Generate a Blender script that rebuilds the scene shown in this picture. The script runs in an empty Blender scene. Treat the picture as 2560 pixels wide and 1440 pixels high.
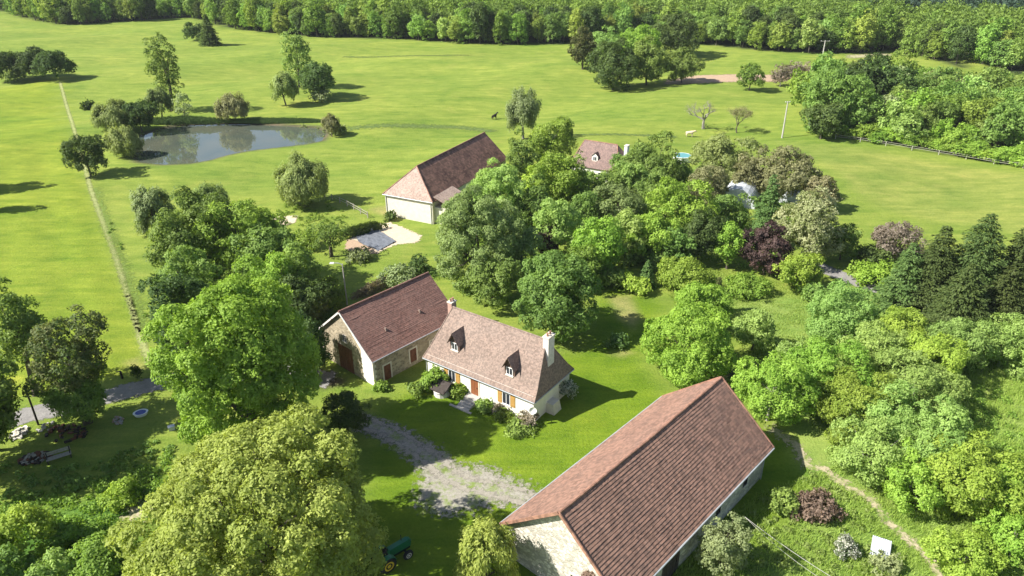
import bpy, math, random
import numpy as np
from mathutils import Matrix, Vector
R = math.radians
rng = np.random.default_rng(7)
random.seed(7)
scene = bpy.context.scene
col = scene.collection

# ---------------------------------------------------------------- camera
CAM_H, F_PX, PITCH, ROLL = 48.0, 1831.4, R(26.692), R(-0.301)
Fv = np.array([0, math.cos(PITCH), -math.sin(PITCH)])
Rv = np.array([1.0, 0, 0]); Uv = np.cross(Rv, Fv)
R2 = Rv * math.cos(ROLL) + Uv * math.sin(ROLL)
U2 = -Rv * math.sin(ROLL) + Uv * math.cos(ROLL)
C0 = np.array([0, 0, CAM_H])
cd = bpy.data.cameras.new('camera'); cam = bpy.data.objects.new('camera', cd); col.objects.link(cam)
cd.sensor_width = 36; cd.lens = 36 * F_PX / 2560; cd.clip_end = 6000; cd.clip_start = 1
m = Matrix.Identity(4)
for i in range(3):
    m[i][0], m[i][1], m[i][2], m[i][3] = R2[i], U2[i], -Fv[i], C0[i]
cam.matrix_world = m
scene.camera = cam

# ---------------------------------------------------------------- light
SUN_AZ, SUN_EL = R(-102), R(42.2)
w = bpy.data.worlds.new('World'); scene.world = w; w.use_nodes = True
nt = w.node_tree; bg = nt.nodes['Background']
sky = nt.nodes.new('ShaderNodeTexSky'); sky.sky_type = 'NISHITA'; sky.sun_disc = False
sky.sun_elevation = SUN_EL; sky.sun_rotation = SUN_AZ % (2 * math.pi); sky.altitude = 200
sky.air_density = 1.0; sky.dust_density = 1.0
nt.links.new(sky.outputs[0], bg.inputs[0]); bg.inputs[1].default_value = 0.07
sl = bpy.data.lights.new('sun', 'SUN'); sl.energy = 5.0; sl.angle = R(0.53); sl.color = (1.0, 0.955, 0.87)
so = bpy.data.objects.new('sun', sl); col.objects.link(so)
sd = Vector((math.sin(SUN_AZ) * math.cos(SUN_EL), math.cos(SUN_AZ) * math.cos(SUN_EL), math.sin(SUN_EL)))
so.rotation_euler = sd.to_track_quat('Z', 'Y').to_euler(); so.location = (-200, -50, 200)
scene.view_settings.view_transform = 'Standard'; scene.view_settings.look = 'None'
scene.view_settings.exposure = 1.07; scene.view_settings.gamma = 1.0
scene.cycles.max_bounces = 5; scene.cycles.diffuse_bounces = 2; scene.cycles.transmission_bounces = 3
scene.cycles.transparent_max_bounces = 6; scene.cycles.sample_clamp_indirect = 4

# ---------------------------------------------------------------- terrain
def raydir(px, py):
    d = Fv * F_PX + R2 * (px - 1280) - U2 * (py - 720)
    return d
def flat(px, py, z=0.0):
    d = raydir(px, py); t = (z - CAM_H) / d[2]
    return C0 + d * t
EDGE_PX = [(-600, 20), (-200, 20), (0, 32), (60, 50), (160, 66), (300, 56), (470, 46), (560, 72), (690, 88), (830, 98), (1010, 102), (1180, 114), (1300, 115),
           (1430, 114), (1560, 106), (1700, 106), (1760, 116), (1900, 130), (2040, 140), (2160, 138), (2230, 130), (2300, 124), (2380, 150), (2470, 185), (2560, 196), (2900, 220), (3300, 230)]
EDGE = np.array([flat(*p)[:2] for p in EDGE_PX])
def sm(a, b, x):
    t = np.clip((x - a) / (b - a), 0, 1); return t * t * (3 - 2 * t)
def inpoly(x, y, P):
    x = np.asarray(x, float); y = np.asarray(y, float); c = np.zeros(np.broadcast(x, y).shape, bool)
    n = len(P); j = n - 1
    for i in range(n):
        xi, yi, xj, yj = P[i][0], P[i][1], P[j][0], P[j][1]
        if yi != yj:
            c ^= ((yi > y) != (yj > y)) & (x < (xj - xi) * (y - yi) / (yj - yi) + xi)
        j = i
    return c
def pdist(x, y, P, closed=True):
    x = np.asarray(x, float); y = np.asarray(y, float); best = np.full(np.broadcast(x, y).shape, 1e9)
    n = len(P)
    for i in range(n if closed else n - 1):
        a = np.asarray(P[i][:2], float); b = np.asarray(P[(i + 1) % n][:2], float); d = b - a
        L = max(d @ d, 1e-9); t = np.clip(((x - a[0]) * d[0] + (y - a[1]) * d[1]) / L, 0, 1)
        best = np.minimum(best, np.hypot(x - a[0] - t * d[0], y - a[1] - t * d[1]))
    return best
POND_PX = [(352, 402), (330, 372), (352, 336), (420, 316), (470, 310), (540, 308), (620, 308), (700, 312), (790, 318), (815, 330), (802, 350), (760, 358), (690, 366), (620, 374), (560, 386), (520, 398), (480, 405), (410, 408)]
POND = np.array([flat(*p)[:2] for p in POND_PX])
def T(x, y):
    x = np.asarray(x, float); y = np.asarray(y, float)
    ye = np.interp(x, EDGE[np.argsort(EDGE[:, 0]), 0], EDGE[np.argsort(EDGE[:, 0]), 1])
    u = y - ye - 5
    g = np.where(u > 0, u * u / (u + 40), 0)
    slope = 0.17 - 0.10 * sm(60, 240, x)
    h = slope * np.minimum(g, 420)
    h = h + 150 * sm(620, 1150, y) * sm(-100, 500, x + (y - 700) * .3) + 60 * sm(700, 1300, y)
    mask = sm(110, 190, y + np.abs(x + 10) * .35) * sm(0, -30, u)
    h = h + mask * (0.7 * np.sin(x * .041 + 1.3) * np.sin(y * .052) + .5 * np.sin(x * .09 - y * .07) + .35 * np.sin(x * .03 + y * .11 + 2))
    near = (y > 140) & (y < 215) & (x < -30) & (x > -110)
    if np.any(near):
        dd = pdist(x, y, POND); ins = inpoly(x, y, POND)
        sdist = np.where(ins, -dd, dd)
        h = np.where(near, h * sm(2, 20, sdist) - 1.6 * sm(1.2, -2.5, sdist), h)
    return h
def G(px, py, z=0.0):
    """terrain point seen at photo pixel, z metres above the ground"""
    P = flat(px, py, z)
    for _ in range(14):
        P = flat(px, py, z + float(T(P[0], P[1])))
    P[2] -= z
    return P
def ppm(P):
    return F_PX / float((np.asarray(P) - C0) @ Fv)
def Gp(pts): return np.array([G(*p)[:2] for p in pts])

# ---------------------------------------------------------------- materials
def newmat(name):
    m = bpy.data.materials.new(name); m.use_nodes = True; n = m.node_tree.nodes; n.clear()
    return m, n, m.node_tree.links
def N(n, t, **k):
    x = n.new(t)
    for a, b in k.items(): setattr(x, a, b)
    return x
def rgba(c): return (c[0], c[1], c[2], 1)
def mix(n, l, fac, a, b, mode='MIX'):
    x = N(n, 'ShaderNodeMix', data_type='RGBA', blend_type=mode)
    for s, v in ((0, fac), (6, a), (7, b)):
        if isinstance(v, (int, float)): x.inputs[s].default_value = v
        elif isinstance(v, tuple): x.inputs[s].default_value = rgba(v)
        else: l.new(v, x.inputs[s])
    return x.outputs[2]
def noise(n, l, vec, scale, detail=3, rough=.55, dist=0):
    x = N(n, 'ShaderNodeTexNoise'); x.inputs['Scale'].default_value = scale; x.inputs['Detail'].default_value = detail
    x.inputs['Roughness'].default_value = rough; x.inputs['Distortion'].default_value = dist
    if vec is not None: l.new(vec, x.inputs['Vector'])
    return x.outputs['Fac']
def ramp(n, l, fac, a, b, ca=(0, 0, 0), cb=(1, 1, 1)):
    x = N(n, 'ShaderNodeValToRGB'); x.color_ramp.elements[0].position = a; x.color_ramp.elements[1].position = b
    x.color_ramp.elements[0].color = rgba(ca); x.color_ramp.elements[1].color = rgba(cb)
    l.new(fac, x.inputs[0]); return x.outputs[0]
def mapping(n, l, vec, scale, loc=(0, 0, 0), rot=(0, 0, 0)):
    x = N(n, 'ShaderNodeMapping'); x.inputs['Scale'].default_value = scale; x.inputs['Location'].default_value = loc
    x.inputs['Rotation'].default_value = rot
    l.new(vec, x.inputs[0]); return x.outputs[0]
def finish(n, l, colr, rough=.8, bump=None, bstr=.3, bdist=.05, spec=.3, metal=0):
    b = N(n, 'ShaderNodeBsdfPrincipled'); o = N(n, 'ShaderNodeOutputMaterial')
    if isinstance(colr, tuple): b.inputs['Base Color'].default_value = rgba(colr)
    else: l.new(colr, b.inputs['Base Color'])
    b.inputs['Roughness'].default_value = rough; b.inputs['Specular IOR Level'].default_value = spec; b.inputs['Metallic'].default_value = metal
    if bump is not None:
        bp = N(n, 'ShaderNodeBump'); bp.inputs['Strength'].default_value = bstr; bp.inputs['Distance'].default_value = bdist
        l.new(bump, bp.inputs['Height']); l.new(bp.outputs[0], b.inputs['Normal'])
    l.new(b.outputs[0], o.inputs[0]); return b
def plain(name, c, rough=.7, var=.25, scale=3.0, spec=.3, metal=0):
    m, n, l = newmat(name); tc = N(n, 'ShaderNodeTexCoord')
    f = noise(n, l, tc.outputs['Object'], scale, 4, .65)
    f = ramp(n, l, f, .25, .75)
    lo = tuple(v * (1 - var) for v in c); hi = tuple(min(1, v * (1 + var)) for v in c)
    finish(n, l, mix(n, l, f, lo, hi), rough, f, .15, .02, spec, metal); return m
LEAF = {}
def leafmat(name, dark, light, trans=.44, hv=.18):
    m, n, l = newmat('leaf_' + name)
    a = N(n, 'ShaderNodeAttribute', attribute_name='v')
    oi = N(n, 'ShaderNodeObjectInfo')
    c = mix(n, l, a.outputs['Fac'], dark, light)
    hsv = N(n, 'ShaderNodeHueSaturation')
    mr = N(n, 'ShaderNodeMapRange'); mr.inputs[3].default_value = 1 - hv; mr.inputs[4].default_value = 1 + hv; l.new(oi.outputs['Random'], mr.inputs[0])
    l.new(mr.outputs[0], hsv.inputs['Value'])
    mh = N(n, 'ShaderNodeMath', operation='MULTIPLY'); mh.inputs[1].default_value = 7.31; l.new(oi.outputs['Random'], mh.inputs[0])
    fr = N(n, 'ShaderNodeMath', operation='FRACT'); l.new(mh.outputs[0], fr.inputs[0])
    mr2 = N(n, 'ShaderNodeMapRange'); mr2.inputs[3].default_value = .5 - hv * .09; mr2.inputs[4].default_value = .5 + hv * .06; l.new(fr.outputs[0], mr2.inputs[0])
    l.new(mr2.outputs[0], hsv.inputs['Hue']); l.new(c, hsv.inputs['Color'])
    d = N(n, 'ShaderNodeBsdfDiffuse'); t = N(n, 'ShaderNodeBsdfTranslucent'); ms = N(n, 'ShaderNodeMixShader'); ms.inputs[0].default_value = trans
    l.new(hsv.outputs[0], d.inputs[0])
    tcn = mix(n, l, 1.0, hsv.outputs[0], (1.0, 1.0, .55), 'MULTIPLY'); l.new(tcn, t.inputs[0])
    l.new(d.outputs[0], ms.inputs[1]); l.new(t.outputs[0], ms.inputs[2])
    g = N(n, 'ShaderNodeBsdfGlossy'); g.inputs['Roughness'].default_value = .6
    ms2 = N(n, 'ShaderNodeMixShader'); ms2.inputs[0].default_value = .015
    l.new(ms.outputs[0], ms2.inputs[1]); l.new(g.outputs[0], ms2.inputs[2])
    o = N(n, 'ShaderNodeOutputMaterial'); l.new(ms2.outputs[0], o.inputs[0])
    LEAF[name] = m
for nm, dk, lt in [('green', (.085, .142, .024), (.18, .265, .042)), ('bright', (.105, .185, .024), (.205, .31, .044)),
                   ('yellow', (.15, .19, .035), (.265, .305, .072)), ('lime', (.14, .235, .03), (.245, .35, .055)),
                   ('dark', (.05, .09, .024), (.115, .17, .044)), ('mid', (.082, .138, .030), (.17, .25, .055)),
                   ('willow', (.115, .155, .05), (.215, .265, .09)), ('grey', (.13, .165, .07), (.235, .275, .125)),
                   ('pale', (.14, .22, .05), (.24, .33, .09)), ('purple', (.058, .036, .034), (.145, .092, .08)),
                   ('tan', (.19, .195, .085), (.33, .32, .16)), ('pink', (.23, .195, .14), (.40, .35, .275)),
                   ('blossom', (.18, .24, .06), (.50, .52, .30)), ('conifer', (.05, .085, .024), (.13, .18, .05)),
                   ('spruce', (.06, .11, .032), (.135, .20, .056)), ('redgreen', (.065, .105, .03), (.15, .155, .055)),
                   ('white', (.12, .18, .08), (.7, .7, .62)), ('grass', (.20, .30, .05), (.34, .44, .10)), ('brush', (.19, .14, .10), (.33, .245, .18)),
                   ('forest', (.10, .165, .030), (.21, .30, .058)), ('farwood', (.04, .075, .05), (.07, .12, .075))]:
    kf = {'dark': 1.25, 'purple': 1.2, 'blossom': 1.1, 'white': 1.0, 'pink': 1.05, 'tan': 1.1, 'brush': 1.0, 'grass': 1.3, 'farwood': 1.0, 'conifer': 1.2, 'redgreen': 1.3, 'pale': 1.65, 'lime': 1.6, 'forest': 1.55, 'bright': 1.9, 'yellow': 1.75, 'green': 1.8}.get(nm, 1.75)
    leafmat(nm, hv={'forest': .34, 'bright': .07, 'yellow': .05}.get(nm, .2), dark=tuple(min(.75, x * kf) for x in dk), light=tuple(min(.75, x * kf) for x in lt))
BARK = plain('bark', (.10, .085, .065), .9, .35, 6)
PALEBARK = plain('pale_bark', (.26, .24, .21), .9, .3, 6)

def roofmat(name, c1, c2, stain, samt, tile=4.0, bump=.3, dust=None):
    m, n, l = newmat(name); tc = N(n, 'ShaderNodeTexCoord'); v = tc.outputs['Object']
    sc = mapping(n, l, v, (tile, tile, tile))
    fl = N(n, 'ShaderNodeVectorMath', operation='FLOOR'); l.new(sc, fl.inputs[0])
    wn = N(n, 'ShaderNodeTexWhiteNoise'); l.new(fl.outputs[0], wn.inputs[0])
    big = noise(n, l, v, .45, 5, .65)
    c = mix(n, l, ramp(n, l, big, .3, .7), c1, c2)
    c = mix(n, l, ramp(n, l, wn.outputs['Value'], .35, 1.6), c, mix(n, l, .5, c, (c2[0] * 1.5, c2[1] * 1.4, c2[2] * 1.35)))
    dk = ramp(n, l, wn.outputs['Value'], .0, .5, (.78, .78, .78), (1, 1, 1))
    c = mix(n, l, 1.0, c, dk, 'MULTIPLY')
    st = noise(n, l, mapping(n, l, v, (.8, 1.5, 1.5), (3, 1, 7)), .55, 6, .7, .6)
    fine = noise(n, l, v, 5, 4, .7)
    s = N(n, 'ShaderNodeMath', operation='MULTIPLY'); l.new(ramp(n, l, st, .46, .72), s.inputs[0]); l.new(ramp(n, l, fine, .3, .62), s.inputs[1])
    s2 = N(n, 'ShaderNodeMath', operation='MULTIPLY'); l.new(s.outputs[0], s2.inputs[0]); s2.inputs[1].default_value = samt
    c = mix(n, l, s2.outputs[0], c, stain)
    if dust:
        d = ramp(n, l, noise(n, l, v, 9, 3, .6), .62, .75)
        dm = N(n, 'ShaderNodeMath', operation='MULTIPLY'); l.new(d, dm.inputs[0]); dm.inputs[1].default_value = .45
        c = mix(n, l, dm.outputs[0], c, dust)
    wv = N(n, 'ShaderNodeTexWave'); wv.inputs['Scale'].default_value = 1.0; l.new(sc, wv.inputs[0])
    finish(n, l, c, .85, fine, bump, .04, .25); return m
def stonemat(name, c, mortar, scale=2.2, var=.35, stain=None):
    m, n, l = newmat(name); tc = N(n, 'ShaderNodeTexCoord'); v = tc.outputs['Object']
    nz = N(n, 'ShaderNodeTexNoise'); nz.inputs['Scale'].default_value = 3; l.new(v, nz.inputs['Vector'])
    vv = N(n, 'ShaderNodeVectorMath', operation='MULTIPLY_ADD'); l.new(nz.outputs['Color'], vv.inputs[0]); vv.inputs[1].default_value = (.25, .25, .25); l.new(v, vv.inputs[2])
    mp = mapping(n, l, vv.outputs[0], (1, 1, 1.7))
    vo = N(n, 'ShaderNodeTexVoronoi'); vo.inputs['Scale'].default_value = scale; l.new(mp, vo.inputs['Vector'])
    ve = N(n, 'ShaderNodeTexVoronoi', feature='DISTANCE_TO_EDGE'); ve.inputs['Scale'].default_value = scale; l.new(mp, ve.inputs['Vector'])
    sep = N(n, 'ShaderNodeSeparateColor'); l.new(vo.outputs['Color'], sep.inputs[0])
    lo = tuple(x * (1 - var) for x in c); hi = tuple(min(1, x * (1 + var)) for x in c)
    cc = mix(n, l, sep.outputs[0], lo, hi)
    e = ramp(n, l, ve.outputs['Distance'], .02, .09)
    cc = mix(n, l, e, mortar, cc)
    big = ramp(n, l, noise(n, l, v, .5, 5, .7), .45, .7)
    if stain:
        bm = N(n, 'ShaderNodeMath', operation='MULTIPLY'); l.new(big, bm.inputs[0]); bm.inputs[1].default_value = .6
        cc = mix(n, l, bm.outputs[0], cc, stain)
    finish(n, l, cc, .9, e, .5, .05, .2); return m
ROOF_BARN = roofmat('barn_tiles', (.205, .12, .088), (.27, .162, .12), (.085, .066, .06), .65, 3.6, .35, (.50, .40, .34))
ROOF_STONE = roofmat('stone_barn_tiles', (.185, .10, .08), (.24, .135, .107), (.34, .22, .18), .6, 6, .25)
ROOF_HOUSE = roofmat('house_tiles', (.205, .150, .122), (.262, .202, .168), (.14, .105, .09), .5, 6, .3)
ROOF_FAR = roofmat('old_tiles', (.17, .095, .07), (.34, .19, .14), (.055, .036, .034), 1.0, 2.2, .3, (.42, .27, .21))
ROOF_FARHIP = roofmat('clean_tiles', (.30, .22, .18), (.385, .295, .25), (.28, .2, .17), .6, 5, .2)
ROOF_COT = roofmat('cottage_tiles', (.17, .12, .108), (.235, .165, .145), (.11, .08, .075), .7, 5, .25)
RIDGE = roofmat('ridge_tiles', (.25, .135, .095), (.33, .185, .13), (.12, .08, .07), .6, 3, .3)
WHITEWALL = plain('white_render', (.80, .77, .70), .9, .08, 1.2)
CREAMWALL = plain('cream_render', (.70, .65, .54), .9, .14, 1.6)
PALEWALL = stonemat('pale_rubble', (.56, .53, .46), (.42, .38, .31), 2.6, .35, (.36, .34, .29))
RUBBLE = stonemat('rubble_stone', (.36, .30, .21), (.42, .37, .28), 2.4, .4, (.22, .18, .13))
DRESSED = plain('dressed_stone', (.66, .60, .50), .85, .12, 2)
WOODRED = plain('red_brown_boards', (.16, .062, .035), .7, .3, 4)
WOODOCHRE = plain('ochre_shutter_paint', (.42, .25, .075), .6, .12, 3)
WOODGREY = plain('weathered_wood', (.36, .33, .29), .85, .3, 5)
DORMERW = plain('brown_boarding', (.15, .10, .075), .8, .25, 4)
FENCEW = plain('pale_fence_wood', (.34, .33, .26), .85, .2, 5)
DARKWOOD = plain('dark_wood', (.05, .04, .035), .85, .3, 4)
ORANGEWOOD = plain('stained_door', (.24, .09, .035), .6, .2, 4)
CONCRETE = plain('concrete', (.42, .40, .37), .85, .15, 3)
ZINC = plain('zinc_sheet', (.48, .50, .52), .45, .15, 2, .5, .3)
METALWHITE = plain('pale_sheet', (.50, .53, .58), .4, .1, 3, .5)
GLASSM = plain('window_glass', (.03, .035, .045), .12, .2, 2, .6)
BLACK = plain('black', (.015, .015, .017), .6, .3, 5)
WHITE = plain('white_paint', (.8, .8, .78), .5, .06, 3)
GREENP = plain('green_machine_paint', (.015, .15, .06), .35, .15, 2, .5)
YELLOWP = plain('yellow_paint', (.72, .47, .03), .45, .12, 2, .5)
RUBBER = plain('tyre_rubber', (.025, .025, .027), .85, .3, 6)
CHIMSTONE = plain('chimney_stone', (.64, .61, .57), .9, .2, 2.5)
PINKBRICK = plain('pink_brick', (.46, .30, .24), .9, .2, 3)
TUNNEL = plain('tunnel_film', (.50, .53, .56), .5, .15, 1.5, .4)
BLUE = plain('blue_plastic', (.02, .05, .28), .45, .15, 3, .5)
TURQ = plain('turquoise_liner', (.12, .32, .33), .3, .12, 2, .5)

# ---------------------------------------------------------------- mesh helpers
def tag(o, label=None, cat=None, group=None, kind=None):
    if label: o['label'] = label
    if cat: o['category'] = cat
    if group: o['group'] = group
    if kind: o['kind'] = kind
    return o
def empty(name, loc, rz=0, label=None, cat=None, group=None):
    o = bpy.data.objects.new(name, None); col.objects.link(o); o.location = loc; o.rotation_euler = (0, 0, rz); o.empty_display_size = .3
    return tag(o, label, cat, group)
def link(name, mesh, parent=None, loc=(0, 0, 0), rz=0):
    o = bpy.data.objects.new(name, mesh); col.objects.link(o); o.location = loc; o.rotation_euler = (0, 0, rz)
    if parent is not None: o.parent = parent
    return o
class MB:
    def __init__(s): s.v = []; s.f = []; s.m = []
    def add(s, vs, fs, mi=0):
        b = len(s.v); s.v += [tuple(map(float, p)) for p in vs]; s.f += [tuple(i + b for i in f) for f in fs]; s.m += [mi] * len(fs); return s
    def box(s, a, b, mi=0, top=None):
        x0, y0, z0 = a; x1, y1, z1 = b
        if top is None: tx0, tx1, ty0, ty1 = x0, x1, y0, y1
        else: tx0, tx1, ty0, ty1 = top
        return s.add([(x0, y0, z0), (x1, y0, z0), (x1, y1, z0), (x0, y1, z0), (tx0, ty0, z1), (tx1, ty0, z1), (tx1, ty1, z1), (tx0, ty1, z1)],
                     [(3, 2, 1, 0), (4, 5, 6, 7), (0, 1, 5, 4), (1, 2, 6, 5), (2, 3, 7, 6), (3, 0, 4, 7)], mi)
    def bar(s, p, q, wd, ht, mi=0):
        p = np.array(p, float); q = np.array(q, float); d = q - p; d /= np.linalg.norm(d)
        up = np.array([0, 0, 1.0]) if abs(d[2]) < .95 else np.array([1.0, 0, 0])
        a = np.cross(d, up); a /= np.linalg.norm(a); b = np.cross(a, d); a = a * wd / 2; b = b * ht / 2
        vs = [p - a - b, p + a - b, p + a + b, p - a + b, q - a - b, q + a - b, q + a + b, q - a + b]
        return s.add(vs, [(0, 1, 2, 3), (7, 6, 5, 4), (4, 5, 1, 0), (5, 6, 2, 1), (6, 7, 3, 2), (7, 4, 0, 3)], mi)
    def tube(s, pts, rad, k=6, mi=0, cap=True):
        pts = [np.array(p, float) for p in pts]; b = len(s.v); n = len(pts)
        if not hasattr(rad, '__len__'): rad = [rad] * n
        for i, p in enumerate(pts):
            d = pts[min(i + 1, n - 1)] - pts[max(i - 1, 0)]; d = d / (np.linalg.norm(d) + 1e-9)
            up = np.array([0, 0, 1.0]) if abs(d[2]) < .9 else np.array([1.0, 0, 0])
            a = np.cross(d, up); a /= np.linalg.norm(a); c = np.cross(d, a)
            for j in range(k):
                t = 2 * math.pi * j / k; s.v.append(tuple(p + rad[i] * (math.cos(t) * a + math.sin(t) * c)))
        for i in range(n - 1):
            for j in range(k):
                s.f.append((b + i * k + j, b + i * k + (j + 1) % k, b + (i + 1) * k + (j + 1) % k, b + (i + 1) * k + j)); s.m.append(mi)
        if cap:
            s.f.append(tuple(b + j for j in reversed(range(k)))); s.m.append(mi)
            s.f.append(tuple(b + (n - 1) * k + j for j in range(k))); s.m.append(mi)
        return s
    def lathe(s, prof, axis_p, axis_d, k=20, mi=0):
        """prof: (distance along axis, radius)"""
        d = np.array(axis_d, float); d /= np.linalg.norm(d)
        pts = [np.array(axis_p, float) + d * t for t, _ in prof]
        up = np.array([0, 0, 1.0]) if abs(d[2]) < .9 else np.array([1.0, 0, 0])
        a = np.cross(d, up); a /= np.linalg.norm(a); c = np.cross(d, a); b = len(s.v); n = len(prof)
        for p, (_, r) in zip(pts, prof):
            for j in range(k):
                t = 2 * math.pi * j / k; s.v.append(tuple(p + r * (math.cos(t) * a + math.sin(t) * c)))
        for i in range(n - 1):
            for j in range(k):
                s.f.append((b + i * k + j, b + i * k + (j + 1) % k, b + (i + 1) * k + (j + 1) % k, b + (i + 1) * k + j)); s.m.append(mi)
        s.f.append(tuple(b + j for j in reversed(range(k)))); s.m.append(mi)
        s.f.append(tuple(b + (n - 1) * k + j for j in range(k))); s.m.append(mi)
        return s
    def mesh(s, name, mats, smooth=False):
        me = bpy.data.meshes.new(name); me.from_pydata(s.v, [], s.f); me.update()
        for mt in (mats if isinstance(mats, (list, tuple)) else [mats]): me.materials.append(mt)
        me.polygons.foreach_set('material_index', s.m)
        if smooth: me.polygons.foreach_set('use_smooth', [True] * len(s.f))
        return me
    def build(s, name, mats, parent=None, loc=(0, 0, 0), rz=0, smooth=False):
        return link(name, s.mesh(name, mats, smooth), parent, loc, rz)
def quadmesh(name, V, v, mat):
    n = len(V); me = bpy.data.meshes.new(name)
    me.vertices.add(n * 4); me.vertices.foreach_set('co', np.ascontiguousarray(V, dtype=np.float32).ravel())
    me.loops.add(n * 4); me.loops.foreach_set('vertex_index', np.arange(n * 4, dtype=np.int32))
    me.polygons.add(n); me.polygons.foreach_set('loop_start', np.arange(0, n * 4, 4, dtype=np.int32))
    a = me.attributes.new('v', 'FLOAT', 'FACE'); a.data.foreach_set('value', np.ascontiguousarray(v, dtype=np.float32))
    me.materials.append(mat); me.update(calc_edges=True); return me
def gridmesh(name, X, Y, Z, mats):
    ny, nx = X.shape; me = bpy.data.meshes.new(name)
    co = np.stack([X, Y, Z], -1).reshape(-1, 3).astype(np.float32)
    i = np.arange(ny * nx).reshape(ny, nx); q = np.stack([i[:-1, :-1], i[:-1, 1:], i[1:, 1:], i[1:, :-1]], -1).reshape(-1, 4)
    me.vertices.add(len(co)); me.vertices.foreach_set('co', co.ravel()); me.loops.add(q.size); me.loops.foreach_set('vertex_index', q.astype(np.int32).ravel())
    me.polygons.add(len(q)); me.polygons.foreach_set('loop_start', np.arange(0, q.size, 4, dtype=np.int32))
    me.polygons.foreach_set('use_smooth', np.ones(len(q), bool)); me.materials.append(mats); me.update(calc_edges=True); return me

# ---------------------------------------------------------------- ground
def axis(segs):
    out = []
    for a, b, st in segs: out += list(np.arange(a, b, st))
    return np.array(out + [segs[-1][1]])
gx = axis([(-1500, -300, 60), (-300, -110, 6), (-110, -60, 1.5), (-60, 60, .6), (60, 120, 1.5), (120, 320, 6), (320, 1500, 60)])
gy = axis([(-200, 10, 15), (10, 24, 2), (24, 110, .6), (110, 215, 1.2), (215, 460, 5), (460, 900, 20), (900, 2400, 60)])
X, Y = np.meshgrid(gx, gy)
Z = T(X, Y)
LAWN = Gp([(900, 1010), (1000, 960), (1120, 930), (1420, 860), (1480, 700), (1560, 700), (1700, 760), (1640, 900), (1700, 980), (2000, 1080), (2100, 1250), (1800, 1500), (900, 1560), (850, 1300), (880, 1100)])
ORCH = Gp([(1900, 1000), (1750, 700), (2000, 720), (2600, 600), (3200, 800), (3200, 1700), (1700, 1700), (1900, 1250)])
LEFTF = Gp([(-900, 1100), (-700, 300), (140, 195), (215, 440), (275, 600), (340, 780), (375, 910), (330, 945), (0, 1010)])
DRY = [Gp([(1500, 735), (1590, 730), (1620, 800), (1590, 840), (1530, 800)]), Gp([(1480, 885), (1560, 865), (1610, 880), (1560, 905)]), Gp([(280, 905), (360, 880), (385, 920), (330, 940)]),
       Gp([(1920, 1060), (1990, 1080), (2030, 1170), (2010, 1190), (1990, 1110)]), Gp([(900, 520), (1000, 505), (1040, 545), (980, 560)])]
DIRT = [Gp([(1760, 880), (1840, 900), (1870, 960), (1800, 950), (1740, 940)]), Gp([(800, 920), (880, 940), (880, 965), (800, 985), (760, 960)])]
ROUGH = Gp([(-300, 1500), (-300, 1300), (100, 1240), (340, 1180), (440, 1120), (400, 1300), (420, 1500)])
cm = np.array([.228, .284, .046]); C = np.ones(X.shape + (3,)) * cm
def zone(P, c, fade):
    global C
    ins = inpoly(X, Y, P); d = pdist(X, Y, P); wgt = np.where(ins, sm(0, fade, d), 0)[..., None]
    C = C * (1 - wgt) + np.array(c) * wgt
zone(Gp([(1880, 345), (2080, 352), (2560, 425), (2900, 500), (2900, 640), (2560, 600), (2300, 560), (2160, 520), (2000, 400)]), (.27, .30, .062), 6)
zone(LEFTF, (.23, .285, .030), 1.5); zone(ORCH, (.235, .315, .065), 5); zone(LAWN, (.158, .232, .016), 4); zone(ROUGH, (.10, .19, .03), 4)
pa, pb = G(215, 430)[:2], G(350, 840)[:2]; dv = (pb - pa) / np.linalg.norm(pb - pa)
mow = np.tanh(2.5 * np.sin(2 * np.pi * ((X - pa[0]) * -dv[1] + (Y - pa[1]) * dv[0]) / 7.5)); mw = np.where(inpoly(X, Y, LEFTF), sm(0, 3, pdist(X, Y, LEFTF)), 0)
C = C * (1 + mow * mw * .05)[..., None]
for p in DRY: zone(p, (.33, .30, .10), 2)
for p in DIRT: zone(p, (.10, .078, .05), 1.5)
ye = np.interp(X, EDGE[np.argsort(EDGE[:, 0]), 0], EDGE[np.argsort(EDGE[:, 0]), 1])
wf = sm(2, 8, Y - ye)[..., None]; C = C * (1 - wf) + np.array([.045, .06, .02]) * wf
dp = pdist(X, Y, POND); wp = np.where(inpoly(X, Y, POND), 1, sm(2.6, .4, dp))[..., None]; C = C * (1 - wp) + np.array([.12, .10, .06]) * wp
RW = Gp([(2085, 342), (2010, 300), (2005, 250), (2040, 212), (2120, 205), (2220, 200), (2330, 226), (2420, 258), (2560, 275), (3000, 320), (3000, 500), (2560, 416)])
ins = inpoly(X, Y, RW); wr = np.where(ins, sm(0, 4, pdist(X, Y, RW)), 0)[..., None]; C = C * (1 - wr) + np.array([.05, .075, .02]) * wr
gm, n, l = newmat('grassland')
at = N(n, 'ShaderNodeAttribute', attribute_name='gcol'); tc = N(n, 'ShaderNodeTexCoord'); v = tc.outputs['Object']
big = noise(n, l, mapping(n, l, v, (.5, 1, 1)), .045, 6, .62, .8); med = noise(n, l, mapping(n, l, v, (.6, 1, 1), rot=(0, 0, .15)), .33, 6, .68, .4); fin = noise(n, l, v, 3.2, 5, .75)
c = mix(n, l, 1.0, at.outputs['Color'], ramp(n, l, big, .28, .72, (.66, .80, .72), (1.22, 1.12, 1.25)), 'MULTIPLY')
c = mix(n, l, 1.0, c, ramp(n, l, med, .28, .72, (.66, .76, .66), (1.20, 1.14, 1.18)), 'MULTIPLY')
c = mix(n, l, 1.0, c, ramp(n, l, fin, .25, .75, (.68, .74, .64), (1.26, 1.22, 1.3)), 'MULTIPLY')
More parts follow.
